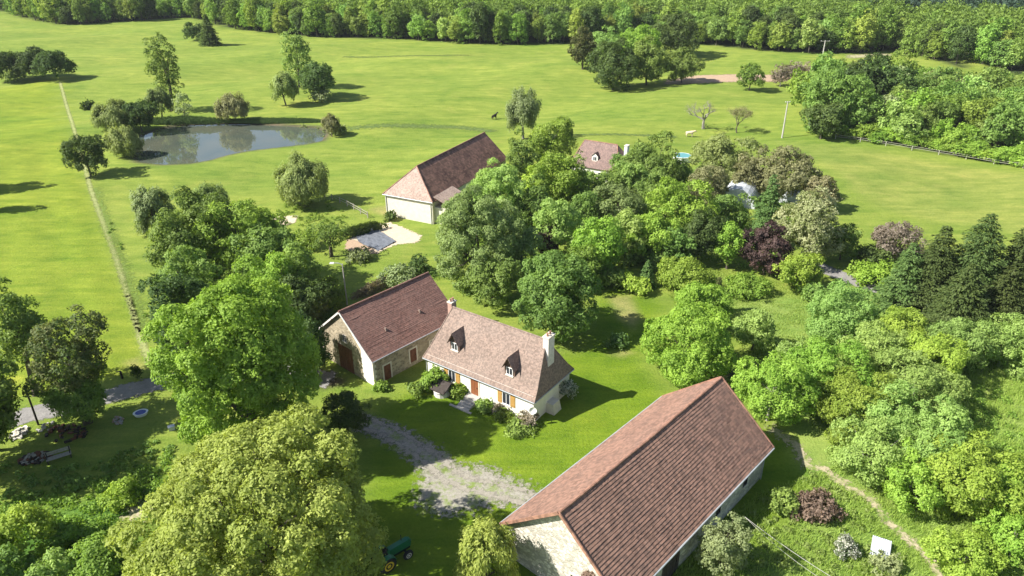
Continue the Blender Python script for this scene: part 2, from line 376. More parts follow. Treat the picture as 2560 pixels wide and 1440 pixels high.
stk = noise(n, l, mapping(n, l, v, (.07, .55, 1), rot=(0, 0, .08)), 1.0, 5, .7, .6)
c = mix(n, l, 1.0, c, ramp(n, l, stk, .3, .7, (.74, .83, .74), (1.16, 1.09, 1.2)), 'MULTIPLY')
yel = ramp(n, l, noise(n, l, v, .09, 6, .72, .7), .54, .74); ym = N(n, 'ShaderNodeMath', operation='MULTIPLY'); l.new(yel, ym.inputs[0]); ym.inputs[1].default_value = .4
c = mix(n, l, ym.outputs[0], c, mix(n, l, 1.0, c, (1.55, 1.15, 1.7), 'MULTIPLY'))
bs = N(n, 'ShaderNodeMath', operation='ADD'); l.new(fin, bs.inputs[0]); l.new(med, bs.inputs[1])
finish(n, l, c, .95, bs.outputs[0], .7, .22, .12)
me = gridmesh('ground', X, Y, Z, gm)
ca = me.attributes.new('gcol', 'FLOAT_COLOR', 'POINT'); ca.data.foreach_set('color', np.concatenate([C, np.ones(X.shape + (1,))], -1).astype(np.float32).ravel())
tag(link('ground', me), kind='structure')

def patchmat(name, c1, c2, scale=1.5, grass=.0, bump=.4, soft=.55):
    m, n, l = newmat(name); tc = N(n, 'ShaderNodeTexCoord'); v = tc.outputs['Object']
    f1 = noise(n, l, v, scale, 6, .7); f2 = noise(n, l, v, scale * 6, 4, .7)
    c = mix(n, l, ramp(n, l, f1, .3, .7), c1, c2); c = mix(n, l, 1.0, c, ramp(n, l, f2, .25, .75, (.7, .7, .7), (1.2, 1.2, 1.2)), 'MULTIPLY')
    if grass:
        gf = ramp(n, l, noise(n, l, v, .7, 6, .75), .62 - grass * .3, .72 - grass * .2); c = mix(n, l, gf, c, (.17, .23, .05))
    b = finish(n, l, c, .95, f2, bump, .04, .15)
    a = N(n, 'ShaderNodeAttribute', attribute_name='edge'); ad = N(n, 'ShaderNodeMath', operation='ADD'); l.new(a.outputs['Fac'], ad.inputs[0])
    nf = N(n, 'ShaderNodeMapRange'); nf.inputs[1].default_value = .25; nf.inputs[2].default_value = .75; nf.inputs[3].default_value = -soft; nf.inputs[4].default_value = soft
    l.new(noise(n, l, v, 1.6, 5, .7), nf.inputs[0]); l.new(nf.outputs[0], ad.inputs[1])
    al = ramp(n, l, ad.outputs[0], .35, .65)
    tr = N(n, 'ShaderNodeBsdfTransparent'); ms = N(n, 'ShaderNodeMixShader'); l.new(al, ms.inputs[0]); l.new(tr.outputs[0], ms.inputs[1]); l.new(b.outputs[0], ms.inputs[2])
    o = [x for x in n if x.type == 'OUTPUT_MATERIAL'][0]; l.new(ms.outputs[0], o.inputs[0]); return m
def patch(name, P, mat, res=.5, fade=1.0, dz=.03, hump=0, kind='structure'):
    P = np.asarray(P)[:, :2]; x0, y0 = P.min(0) - .5; x1, y1 = P.max(0) + .5
    xs = np.arange(x0, x1 + res, res); ys = np.arange(y0, y1 + res, res); X, Y = np.meshgrid(xs, ys)
    ins = inpoly(X, Y, P); d = np.where(ins, pdist(X, Y, P), -pdist(X, Y, P)); e = np.clip(.5 + d / fade * .5, 0, 1)
    keep = d > -fade; i = np.arange(X.size).reshape(X.shape)
    q = np.stack([i[:-1, :-1], i[:-1, 1:], i[1:, 1:], i[1:, :-1]], -1).reshape(-1, 4)
    kq = keep.ravel()[q].any(1); q = q[kq]; used = np.unique(q); rm = np.full(X.size, -1); rm[used] = np.arange(len(used)); q = rm[q]
    co = np.stack([X, Y, T(X, Y) + dz + hump * sm(0, 1.5, d)], -1).reshape(-1, 3)[used]
    me = bpy.data.meshes.new(name); me.from_pydata(co.tolist(), [], q.tolist()); me.materials.append(mat)
    a = me.attributes.new('edge', 'FLOAT', 'POINT'); a.data.foreach_set('value', e.ravel()[used].astype(np.float32))
    me.polygons.foreach_set('use_smooth', np.ones(len(q), bool))
    o = link(name, me)
    if kind: o['kind'] = kind
    return o
def strip(pts, wd):
    """pixel polyline -> world polygon of constant width"""
    W = Gp(pts); L = []; Rr = []
    for i in range(len(W)):
        d = W[min(i + 1, len(W) - 1)] - W[max(i - 1, 0)]; d = d / np.linalg.norm(d); nn = np.array([-d[1], d[0]])
        ww = wd[i] if hasattr(wd, '__len__') else wd
        L.append(W[i] + nn * ww / 2); Rr.append(W[i] - nn * ww / 2)
    return np.array(L + Rr[::-1])
GRAVEL = patchmat('gravel', (.27, .25, .205), (.36, .338, .285), 1.0, .5, .4, .5)
TRACKM = patchmat('old_asphalt', (.20, .19, .185), (.30, .285, .27), 1.0, .1)
PATHM = patchmat('bare_path', (.36, .31, .20), (.46, .40, .27), 1.0, .5, .3, .8)
SANDM = patchmat('bare_sand', (.52, .42, .30), (.64, .54, .40), 1.5, 0)
WEARM2 = patchmat('pale_grass_path', (.29, .325, .115), (.335, .35, .145), 1.0, .3, .3, .22)
WEARM = patchmat('worn_grass', (.242, .285, .046), (.258, .292, .055), 1.0, .3, .3, .12)
SOILM = patchmat('red_soil', (.37, .26, .175), (.45, .33, .23), 1.5, 0)
patch('driveway', strip([(880, 1045), (920, 1060), (970, 1080), (1030, 1115), (1080, 1150), (1110, 1185), (1130, 1220), (1140, 1250)], [2.6, 2.6, 2.8, 3.0, 3.4, 4, 4.5, 4.5]), GRAVEL, .35, 1.2)
RUTM = patchmat('compacted_gravel', (.27, .245, .20), (.34, .315, .26), 1.2, .15, .4, .8)
DW = Gp([(880, 1045), (920, 1060), (970, 1080), (1030, 1115), (1080, 1150), (1125, 1190), (1190, 1215), (1270, 1232), (1330, 1250)])
for off in (-.8, .8):
    a = []; b = []
    for i in range(len(DW)):
        d = DW[min(i + 1, len(DW) - 1)] - DW[max(i - 1, 0)]; d /= np.linalg.norm(d); nn = np.array([-d[1], d[0]]); a.append(DW[i] + nn * (off - .3)); b.append(DW[i] + nn * (off + .3))
    patch('wheel_rut', np.array(a + b[::-1]), RUTM, .25, .35, .06)
patch('gravel_yard', Gp([(1060, 1190), (1130, 1165), (1200, 1165), (1280, 1195), (1350, 1235), (1330, 1270), (1270, 1258), (1200, 1268), (1130, 1290), (1060, 1275), (1040, 1230)]), GRAVEL, .4, 1.8, .045)
patch('farm_track', strip([(-250, 1120), (-60, 1075), (60, 1040), (200, 1010), (330, 975), (400, 957), (520, 935), (700, 930), (830, 950)], 3.2), TRACKM, .45, .5)
patch('field_path', strip([(150, 205), (165, 260), (190, 340), (215, 430), (232, 490), (255, 550), (280, 615), (305, 690), (330, 770), (350, 840), (372, 905)], .75), WEARM2, .3, .8)
patch('orchard_path', strip([(1925, 1070), (1985, 1110), (2020, 1165), (2060, 1175), (2110, 1210), (2170, 1245), (2220, 1305), (2270, 1350), (2330, 1405), (2360, 1470)], [1.1, 1.1, 1.1, .9, .7, .7, .6, .6, .7, .7]), PATHM, .25, .6)
patch('vegetable_plot', Gp([(880, 590), (935, 562), (975, 555), (1055, 590), (1045, 606), (990, 612), (935, 636), (868, 622)]), SANDM, .35, .5)
patch('turned_soil', Gp([(868, 598), (905, 605), (945, 634), (900, 638), (862, 622)]), SOILM, .3, .4, .05)
patch('sand_pit', Gp([(690, 541), (745, 539), (738, 556), (700, 570), (672, 566)]), SANDM, .35, .5)
patch('ploughed_soil', Gp([(1670, 200), (1740, 189), (1950, 188), (2000, 196), (1950, 204), (1720, 210), (1660, 211)]), SOILM, 1.0, 2)
patch('forest_ride', Gp([(2120, 138), (2210, 134), (2235, 137), (2180, 143), (2120, 146)]), PATHM, 1.5, 2, .06)
patch('dry_bank', Gp([(300, 1315), (330, 1265), (385, 1245), (400, 1265), (350, 1310)]), PATHM, .3, .8)
REEDM = patchmat('ditch_growth', (.075, .125, .03), (.14, .19, .05), .8, .3, .5, .9)
patch('ditch', strip([(870, 322), (960, 314), (1060, 316), (1150, 318), (1235, 328)], 3.4), REEDM, .8, 1.6)
patch('ditch', strip([(1425, 338), (1520, 336), (1600, 338), (1690, 342)], 1.6), REEDM, .7, 1.0)
patch('ditch', strip([(860, 142), (980, 141), (1090, 139), (1170, 138)], 1.8), REEDM, 1.2, 1.6)
patch('ditch', strip([(240, 470), (262, 545), (290, 610), (316, 690), (345, 770), (362, 830)], 1.1), patchmat('verge_growth', (.13, .20, .035), (.18, .25, .05), .8, .3, .5, .9), .4, 1.0)
patch('lane', strip([(2020, 655), (2080, 680), (2140, 705), (2200, 725)], 3.0), TRACKM, .4, .5)
# pond water
wm, n, l = newmat('pond_water'); tc = N(n, 'ShaderNodeTexCoord')
b = finish(n, l, mix(n, l, ramp(n, l, noise(n, l, tc.outputs['Object'], .12, 4), .35, .7), (.07, .088, .07), (.11, .115, .08)), .025, noise(n, l, tc.outputs['Object'], 1.2, 4), .04, .05, .5)
b.inputs['IOR'].default_value = 1.9
mb = MB(); PW = np.array([p + (p - POND.mean(0)) / np.linalg.norm(p - POND.mean(0)) * .8 for p in POND])
sa = sum(PW[i][0] * PW[(i + 1) % len(PW)][1] - PW[(i + 1) % len(PW)][0] * PW[i][1] for i in range(len(PW)))
mb.add([(p[0], p[1], -.35) for p in (PW if sa > 0 else PW[::-1])], [tuple(range(len(PW)))]); mb.build('pond_water', wm)['kind'] = 'structure'

# ---------------------------------------------------------------- vegetation
def unit(a): return a / (np.linalg.norm(a, axis=-1, keepdims=True) + 1e-9)
def sph(k, g, zmin=-1.0):
    z = g.uniform(zmin, 1, k); t = g.uniform(0, 2 * np.pi, k); r = np.sqrt(1 - z * z)
    return np.stack([r * np.cos(t), r * np.sin(t), z], -1)
def leaves(P, Nn, size, g, aspect=.6, axis=None):
    k = len(P); Nn = unit(Nn)
    a = axis if axis is not None else g.normal(size=(k, 3))
    a = a - (a * Nn).sum(-1, keepdims=True) * Nn; a = unit(a); b = np.cross(Nn, a)
    s = (size * g.uniform(.65, 1.35, k))[:, None]; f = Nn * s * g.uniform(-.25, .25, (k, 1))
    return np.stack([P - a * s * .5, P + b * s * .5 * aspect + f, P + a * s * .5, P - b * s * .5 * aspect + f], 1)
def crown_round(g, r, rz, leaf, dens=1.0, nclump=None, rc=None, low=-.95, lump=.25, fine=1.0):
    """leaf clumps spread through an uneven ellipsoid centred on the origin"""
    rc = rc or max(.5, min(.33 * r, 1.6))
    nclump = nclump or int(max(10, 2.3 * (r * r + 2 * r * rz) / 3 / (rc * rc) * 2.1))
    ns = int(nclump * .66); kk = np.arange(ns) + .5; zz = 1 - (1 - low) * kk / ns; tt = kk * 2.39996 + g.uniform(0, 6.28); rr_ = np.sqrt(np.maximum(0, 1 - zz * zz))
    d = np.concatenate([unit(np.stack([rr_ * np.cos(tt), rr_ * np.sin(tt), zz], -1) + g.normal(0, .35 / math.sqrt(max(ns, 1)) * 2, (ns, 3))), sph(nclump - ns, g, low)]); ph = g.uniform(0, 6.28, 6)
    lum = 1 + lump * (np.sin(3 * d[:, 0] + ph[0]) * np.sin(2.5 * d[:, 1] + ph[1]) + .6 * np.sin(4 * d[:, 2] + ph[2] + 2 * d[:, 0]))
    f = (np.concatenate([g.uniform(.78, 1.04, ns), g.uniform(.35, .85, nclump - ns)]) * (1 - .5 * rc / r)) * lum
    Cc = d * f[:, None] * np.array([r, r, rz]); cr = rc * g.uniform(.6, 1.25, nclump); cv = g.normal(0, .16, nclump)
    sn = 9; k = np.maximum(2, (dens * 13 * cr ** 2 / (leaf * leaf * .6) / sn).astype(int)); idx = np.repeat(np.arange(nclump), k); n = len(idx)
    dd = unit(sph(n, g) * .9 + d[idx] * .5 + np.array([0, 0, .25])); rad = cr[idx] * (.40 + .72 * np.sqrt(g.uniform(0, 1, n)))
    S = Cc[idx] + dd * rad[:, None] * np.array([1, 1, .8]); sv = cv[idx] + g.normal(0, .14, n)
    keep = np.linalg.norm(S / np.array([r, r, rz]), axis=1) > .40; S = S[keep]; dd = unit(dd[keep] + g.normal(0, .3, (keep.sum(), 3)) + np.array([0, 0, .15])); sv = sv[keep]
    i2 = np.repeat(np.arange(len(S)), sn); n = len(i2); off = g.normal(0, 1, (n, 3)); off -= .55 * (off * dd[i2]).sum(-1, keepdims=True) * dd[i2]
    P = S[i2] + off * leaf * .62
    nn = dd[i2] * 1.0 + g.normal(0, .38, (n, 3)) + np.array([0, 0, .2])
    return leaves(P, nn, leaf, g), np.clip(.5 + sv[i2] + g.normal(0, .14, n), 0, 1), Cc
def crown_willow(g, r, rz, leaf, dens=1.0):
    nclump = int(34 + r * 10); d = sph(nclump, g, -.75); f = g.uniform(.5, .95, nclump)
    Cc = d * f[:, None] * np.array([r, r, rz]); cr = np.maximum(.5, .27 * r) * g.uniform(.6, 1.2, nclump); cv = g.normal(0, .15, nclump)
    k = np.maximum(6, (dens * 13 * cr ** 2 / (leaf * leaf * .35)).astype(int)); idx = np.repeat(np.arange(nclump), k); n = len(idx)
    dd = sph(n, g); P = Cc[idx] + dd * (cr[idx] * g.uniform(.35, 1.05, n))[:, None] * np.array([.9, .9, 1.25])
    P[:, 2] -= g.uniform(0, .25, n) * rz * np.clip(np.linalg.norm(P[:, :2], axis=1) / r, 0, 1)
    ax = np.stack([P[:, 0] / r * .5, P[:, 1] / r * .5, -np.ones(n)], -1) + g.normal(0, .35, (n, 3))
    nn = unit(P / np.array([r, r, rz])) + g.normal(0, .5, (n, 3)) + np.array([0, 0, .3])
    return leaves(P, nn, leaf * 1.35, g, .32, ax), np.clip(.5 + cv[idx] + g.normal(0, .22, n), 0, 1), Cc
def crown_conifer(g, r, h, leaf, dens=1.0, droop=.25):
    P = []; Nn = []; A = []; z = h * .05
    while z < h * .985:
        rr = r * (1 - z / h) ** .7 * g.uniform(.8, 1.15) + .15; nb = max(6, int(6 + rr * 4.2)); off = g.uniform(0, 6.28)
        for b in range(nb):
            t = off + 6.283 * b / nb + g.normal(0, .18); L = rr * g.uniform(.7, 1.12); k = max(8, int(dens * L * 2.2 / leaf / leaf * 1.0))
            u = g.uniform(.12, 1, k) ** .7; side = g.normal(0, .17, k) * L * (1.15 - u * .5)
            x = u * L; zz = z + g.normal(0, .05) + .12 * x - droop * x * x / max(rr, .5) * .9 + g.normal(0, .05, k)
            ct, st = math.cos(t), math.sin(t)
            P.append(np.stack([x * ct - side * st, x * st + side * ct, zz], -1)); Nn.append(np.stack([g.normal(0, .35, k), g.normal(0, .35, k), np.ones(k)], -1) + np.array([ct, st, 0]) * .25)
            A.append(np.stack([ct + g.normal(0, .35, k), st + g.normal(0, .35, k), np.full(k, -.25)], -1))
        z += h * .024 + .16
    P = np.concatenate(P); n = len(P)
    return leaves(P, np.concatenate(Nn), leaf, g, .42, np.concatenate(A)), np.clip(g.normal(.5, .25, n), 0, 1), None
def trunk_mb(g, h, zc, r, rt, Cc=None, lean=.03, nlimb=9, mi=0, mbx=None):
    mb = mbx or MB(); top = np.array([g.normal(0, lean) * h, g.normal(0, lean) * h, zc + .2 * (h - zc)])
    mid = top * .5 + np.array([g.normal(0, .02) * h, g.normal(0, .02) * h, 0])
    mb.tube([(0, 0, -.4), (0, 0, .25), mid, top], [rt * 1.5, rt * 1.05, rt * .75, rt * .25], 7, mi)
    if Cc is not None and len(Cc):
        for i in g.choice(len(Cc), min(nlimb, len(Cc)), replace=False):
            e = Cc[i] + np.array([0, 0, zc]); s0 = g.uniform(.3, .85); p = top * s0 if s0 > .5 else mid * (s0 / .5); md = (p + e) / 2 + np.array([0, 0, -.08 * r])
            mb.tube([p, md, e], [rt * .42, rt * .26, rt * .08], 5, mi)
    return mb
def bare_tree(g, h, spread, rt):
    mb = MB(); tips = []
    def rec(p, d, L, r, lv):
        q = p + d * L; md = (p + q) / 2 + g.normal(0, .06, 3) * L; mb.tube([p, md, q], [r, r * .85, r * .62], 5 if lv < 2 else 3, 0, False)
        if lv >= 5: tips.append(q); return
        for _ in range(g.integers(2, 4) if lv else 4):
            nd = unit(d + g.normal(0, .55, 3) * np.array([spread, spread, .55]) + np.array([0, 0, .1]))
            rec(q, nd, L * g.uniform(.62, .84), r * .6, lv + 1)
    rec(np.array([0, 0, -.2]), np.array([g.normal(0, .05), g.normal(0, .05), 1.0]), h * .27, rt, 0)
    return mb, np.array(tips)
NTREE = 0
def tree(name, label, cat, cx, cy, wpx, h, pal, kind='round', tc=.12, leaf=None, dens=1.0, trunk=BARK, group=None, rt=None, lump=.25, at=None, zf=None, parts=True, rcl=None):
    """crown centre seen at photo pixel (cx, cy), crown width in photo pixels, tree height in metres"""
    global NTREE
    NTREE += 1; g = np.random.default_rng(1000 + NTREE)
    zc = h * (1 + tc) / 2; rz = h * (1 - tc) / 2
    P = G(cx, cy, zc if kind != 'conifer' else h * .42)
    r = wpx / 2 / ppm(P + np.array([0, 0, zc]))
    d = np.linalg.norm(P - C0); leaf = (leaf or max(.20, min(1.1, d * .0042))) * .88
    if kind == 'round': V, v, Cc = crown_round(g, r * .9, rz, leaf, dens, lump=lump, rc=rcl)
    elif kind == 'willow': V, v, Cc = crown_willow(g, r * .9, rz * .92, leaf, dens)
    elif kind == 'poplar': V, v, Cc = crown_round(g, r, rz, leaf, dens, nclump=int(h * 4.5), rc=max(.5, r * .34), low=-1, lump=.12)
    elif kind == 'conifer': V, v, Cc = crown_conifer(g, r, h, leaf * 1.25, dens)
    e = empty(name, tuple(P), g.uniform(0, 6.28), label, cat, group)
    cz = 0 if kind == 'conifer' else zc
    c = link('crown', quadmesh(name + '_crown', V, v, LEAF[pal]), e, (0, 0, cz))
    if kind == 'conifer':
        MB().tube([(0, 0, -.3), (0, 0, h * .5), (0, 0, h * .97)], [h * .02, h * .012, .03], 7).build('trunk', trunk, e)
    else:
        trunk_mb(g, h, zc, r, rt or max(.08, h * .022), Cc).build('trunk', trunk, e)
    return e
def bush(name, label, cat, cx, cy, wpx, h, pal, leaf=None, dens=1.0, group=None, flower=None, lump=.3, sy=1.0, rz=0):
    global NTREE
    NTREE += 1; g = np.random.default_rng(1000 + NTREE)
    P = G(cx, cy, h * .5); r = wpx / 2 / ppm(P); d = np.linalg.norm(P - C0); leaf = leaf or max(.16, min(.9, d * .0034))
    V, v, Cc = crown_round(g, r, h * .55, leaf, dens, rc=max(.22, min(r, h) * .42), low=-.35, lump=lump)
    V[:, :, 1] *= sy; V[:, :, 2] += h * .45; V[:, :, 2] = np.maximum(V[:, :, 2], .02)
    if flower: v = np.clip(v - .3 + (g.uniform(0, 1, len(v)) < flower) * 1.0, 0, 1)
    o = link(name, quadmesh(name, V, v, LEAF[pal]), None, tuple(P), rz or g.uniform(0, 6.28) * (sy == 1.0))
    return tag(o, label, cat, group)

B = 'broadleaf_tree'
# --- large trees close by
tree(B, 'huge olive-yellow tree beside the green tractor', 'tree', 636, 1310, 655, 15, 'yellow', leaf=.275, dens=1.3, lump=.10, tc=.0)
tree(B, 'big bright green tree before the stone barn gable', 'tree', 602, 915, 378, 21.5, 'bright', leaf=.29, dens=1.5, tc=.0, lump=.14)
tree(B, 'dark tree shading the stone barn door side', 'tree', 742, 775, 165, 9.5, 'dark', leaf=.4, tc=.05)
tree(B, 'bright green tree rising behind the big bright green one', 'tree', 690, 735, 140, 10, 'bright', leaf=.36, dens=1.2, tc=.04)
tree(B, 'dark tree close against the stone barn gable', 'tree', 766, 868, 125, 8.0, 'dark', leaf=.32, tc=.04)
tree(B, 'small dark tree at the corner of the gravel drive', 'tree', 862, 1030, 112, 5.5, 'dark', leaf=.24, tc=.15)
tree(B, 'airy reddish-green tree above the asphalt track', 'tree', 168, 882, 178, 14, 'redgreen', leaf=.30, dens=.7, tc=.25, lump=.4)
tree(B, 'dense dark green tree under the reddish one', 'tree', 185, 975, 165, 8.5, 'mid', leaf=.28, dens=1.0, tc=.05, lump=.3)
tree(B, 'green tree at the frame edge beside the reddish one', 'tree', 28, 815, 175, 15, 'mid', leaf=.36, dens=.75, tc=.2, lump=.4)
tree(B, 'dark tree overhanging the track by the wood post', 'tree', -62, 990, 190, 12, 'mid', leaf=.34, dens=1)
# --- the grove west of the stone barn
tree(B, 'tall dark olive tree in the grove by the field path', 'tree', 482, 600, 205, 15, 'mid', leaf=.4, dens=.95, tc=.1, lump=.35)
tree(B, 'lower dark tree in the grove nearest the field path end', 'tree', 448, 790, 165, 12, 'dark', leaf=.38)
tree(B, 'olive tree between the two dark grove trees', 'tree', 470, 715, 150, 12.5, 'mid', leaf=.38)
tree(B, 'green tree in the middle of the grove', 'tree', 600, 590, 190, 14.5, 'green', leaf=.4, lump=.3)
tree(B, 'green grove tree next to the bare sand pit', 'tree', 672, 640, 180, 12.5, 'mid', leaf=.4)
tree(B, 'deep green tree behind the street lamp', 'tree', 735, 690, 130, 11, 'mid', leaf=.38)
tree('willow_tree', 'silvery willow at the grove end beside the field path', 'tree', 378, 525, 112, 9, 'grey', 'willow', tc=.03, leaf=.4)
tree('willow_tree', 'round grey-green willow at the top of the grove', 'tree', 522, 512, 125, 9.5, 'willow', 'willow', tc=.05, leaf=.4)
tree('fruit_tree', 'old gnarled fruit tree at the vegetable plot corner', 'tree', 822, 585, 95, 6.0, 'mid', leaf=.32, dens=.45, tc=.3, lump=.4, rt=.3)
bush('shrub', 'bright green round bush beside the street lamp', 'shrub', 824, 737, 82, 3.6, 'green')
# --- willow and trees on the meadow
tree('willow_tree', 'round many-stemmed willow alone on the meadow', 'tree', 755, 450, 150, 9.5, 'willow', 'willow', tc=.04, leaf=.42, dens=1.1)
tree(B, 'lone dark green tree beside the pale field path', 'tree', 212, 384, 104, 9.0, 'dark', leaf=.42, tc=.08)
tree('willow_tree', 'grey-green willow bush over the pond end', 'tree', 306, 352, 98, 6.6, 'willow', 'willow', tc=.01, leaf=.45)
tree('willow_tree', 'broad green willow behind the pond end bush', 'tree', 285, 292, 120, 7.5, 'willow', 'willow', tc=.05, leaf=.5)
tree(B, 'dark alder on the pond bank beside the poplar', 'tree', 345, 285, 85, 8, 'dark', leaf=.5)
tree('poplar_tree', 'tall thin sparse poplar standing over the pond', 'tree', 408, 165, 74, 22, 'mid', 'poplar', dens=.42, leaf=.55, tc=.1)
tree('willow_tree', 'dark willow at the foot of the tall pond poplar', 'tree', 396, 252, 74, 9, 'willow', 'willow', leaf=.5)
tree(B, 'small tan-green tree on the far pond bank', 'tree', 456, 264, 48, 8, 'grey', 'poplar', dens=.6, leaf=.5, tc=.08)
tree('willow_tree', 'golden weeping willow on the far pond bank', 'tree', 582, 265, 92, 7.5, 'tan', 'willow', leaf=.5, dens=.7)
tree('willow_tree', 'small tan willow where the pond narrows', 'tree', 826, 308, 52, 6, 'tan', 'willow', leaf=.45, dens=.8)
bush('shrub', 'low green bush beside the small tan willow', 'shrub', 846, 326, 40, 1.8, 'willow')
tree('poplar_tree', 'slim pale poplar above the dark meadow trees', 'tree', 738, 140, 66, 18, 'pale', 'poplar', dens=.55, leaf=.6, tc=.06)
tree('willow_tree', 'grey-green tree under the slim pale poplar', 'tree', 708, 215, 78, 10, 'willow', 'willow', leaf=.55)
bush('broadleaf_tree', 'round dark meadow tree near the slim pale poplar', 'tree', 795, 200, 90, 11, 'dark', leaf=.55, lump=.18)
bush('shrub', 'small grey shrub under the round dark meadow tree', 'shrub', 800, 238, 50, 3.5, 'grey')
for (x, y, ww, lb) in [(20, 168, 90, 'first dark tree of the hedge clump from the frame edge'), (75, 162, 95, 'second dark tree of the hedge clump from the frame edge'), (135, 165, 80, 'end tree of the dark hedge clump nearest the field path')]:
    bush('broadleaf_tree', lb, 'tree', x, y, ww, 9.5, 'dark', leaf=.6, dens=1.1, lump=.15)
tree('conifer_tree', 'conical dark green tree alone before the wood', 'conifer', 520, 80, 58, 13, 'dark', 'conifer', leaf=.7, dens=1.3)
bush('shrub', 'rounded dark shrub beside the conical meadow tree', 'shrub', 484, 82, 48, 7, 'dark', leaf=.7)
bush('shrub', 'small bush with pale stones by the field path bend', 'shrub', 219, 265, 16, 2.2, 'dark')
# --- copse on the middle meadow
tree(B, 'narrow blackish-green tree at the copse end', 'tree', 1458, 120, 68, 14, 'redgreen', leaf=.7, tc=.03, lump=.2)
tree(B, 'big dark green tree in front of the copse', 'tree', 1535, 165, 132, 14, 'dark', leaf=.62, tc=.05)
tree(B, 'green copse tree beside the ploughed soil', 'tree', 1620, 155, 108, 14, 'mid', leaf=.62, tc=.05)
tree(B, 'pale green tree in the middle of the copse', 'tree', 1600, 112, 130, 13, 'lime', leaf=.68, tc=.05)
tree(B, 'light tree at the back of the copse', 'tree', 1520, 110, 80, 12, 'pale', leaf=.68, tc=.05)
tree(B, 'dark tree joining the copse to the wood', 'tree', 1690, 85, 118, 16, 'dark', leaf=.7, tc=.05)
tree(B, 'green standalone tree on the ploughed soil edge', 'tree', 1708, 163, 88, 10, 'mid', leaf=.55, tc=.12)
tree(B, 'small round tree alone on the meadow past the ploughed soil', 'tree', 1878, 188, 70, 8, 'green', leaf=.5, tc=.18)
for i, (x, y) in enumerate([(1955, 183), (1990, 178), (2028, 180)]):
    tree('fruit_tree', ['first leafless pinkish fruit tree beside the ploughed soil', 'middle one of the three leafless pinkish fruit trees', 'third leafless pinkish fruit tree next to the dark wood'][i], 'tree', x, y, 56, 7, 'pink', leaf=.5, dens=.55, tc=.2, trunk=PALEBARK, group='leafless pinkish fruit trees')
def bare(label, bx, by, h, spread, pal, nleaf, leaf, bark, rt, seed):
    g = np.random.default_rng(seed); P = G(bx, by); mb, tips = bare_tree(g, h, spread, rt)
    e = empty('bare_tree', tuple(P), 0, label, 'tree'); mb.build('trunk', bark, e)
    if nleaf:
        idx = g.integers(0, len(tips), nleaf); p = tips[idx] + g.normal(0, .32, (nleaf, 3))
        link('crown', quadmesh('bare_tree_crown', leaves(p, sph(nleaf, g), leaf, g, .4), np.clip(g.normal(.5, .25, nleaf), 0, 1), LEAF[pal]), e)
bare('pale dead tree with bare spreading limbs on the meadow', 1758, 322, 9.5, 1.15, 'pink', 500, .22, PALEBARK, .42, 5)
bare('thin budding tree beside the dead tree', 1842, 332, 7.6, 1.0, 'tan', 2600, .26, BARK, .2, 9)
# --- garden trees around the far barn and the cottage
tree('willow_tree', 'large feathery willow in front of the far barn', 'tree', 1190, 595, 262, 14, 'willow', leaf=.28, dens=1.2, tc=.0, rcl=1.25, lump=.18)
tree('willow_tree', 'olive willow top hiding the far barn annexe', 'tree', 1240, 500, 175, 12, 'pale', leaf=.29, tc=.02, rcl=1.1)
tree(B, 'dark round tree alone behind the farmhouse', 'tree', 1386, 735, 225, 11.5, 'mid', leaf=.36, dens=1.1, tc=.06, lump=.25)
tree('birch_tree', 'tall grey birch behind the far barn ridge', 'tree', 1308, 272, 105, 13, 'grey', 'willow', leaf=.45, dens=.7, tc=.1, trunk=PALEBARK)
tree(B, 'bright green tree at the birch foot', 'tree', 1378, 352, 118, 10, 'green', leaf=.42)
tree(B, 'dark bushy tree top next to the bright birch neighbour', 'tree', 1408, 335, 46, 10, 'dark', leaf=.42)
tree(B, 'green tree against the end of the far barn', 'tree', 1303, 395, 82, 9.5, 'mid', leaf=.4)
tree(B, 'pale lime tree before the brown-roofed cottage', 'tree', 1398, 455, 130, 12.5, 'lime', leaf=.4)
tree('poplar_tree', 'ivy-clad slim tree beside the cottage front', 'tree', 1446, 450, 46, 13, 'mid', 'poplar', dens=.8, leaf=.4)
tree(B, 'wide green tree beside the cottage chimney', 'tree', 1628, 420, 165, 10.5, 'mid', leaf=.42)
tree(B, 'green tree between cottage chimney and turquoise pool', 'tree', 1580, 455, 95, 9, 'pale', leaf=.42)
tree(B, 'olive tree beyond the turquoise pool', 'tree', 1805, 395, 165, 9.5, 'willow', leaf=.44)
tree(B, 'pale tan tree on the garden edge by the meadow', 'tree', 1962, 432, 190, 9, 'tan', leaf=.42, dens=.8)
tree(B, 'yellow-green tree in front of the pool', 'tree', 1702, 515, 160, 11, 'lime', leaf=.4, lump=.35)
tree(B, 'tan-green tree between pool and polytunnel', 'tree', 1768, 462, 120, 8, 'tan', leaf=.4)
tree(B, 'dark tree under the yellow-green garden tree', 'tree', 1752, 590, 105, 8.5, 'dark', leaf=.38)
tree(B, 'bright green tree in the middle of the garden', 'tree', 1495, 610, 150, 9.5, 'bright', leaf=.38)
tree(B, 'olive tree just below the cottage wall', 'tree', 1545, 520, 145, 10, 'willow', leaf=.4)
tree(B, 'grey-green tree below the ivy-clad one', 'tree', 1395, 560, 130, 10, 'pale', leaf=.38)
tree(B, 'green tree between two willows and the dark round tree', 'tree', 1330, 520, 110, 10, 'mid', leaf=.38)
tree(B, 'small dark purple tree deep in the garden', 'tree', 1372, 600, 62, 6, 'purple', leaf=.36)
tree(B, 'olive garden tree above the bright middle one', 'tree', 1470, 535, 90, 9, 'mid', leaf=.38)
tree(B, 'yellowish tree behind the bright middle garden tree', 'tree', 1625, 580, 130, 8.5, 'lime', leaf=.38)
tree(B, 'small green tree before the polytunnel end', 'tree', 1822, 532, 125, 7.2, 'mid', leaf=.38)
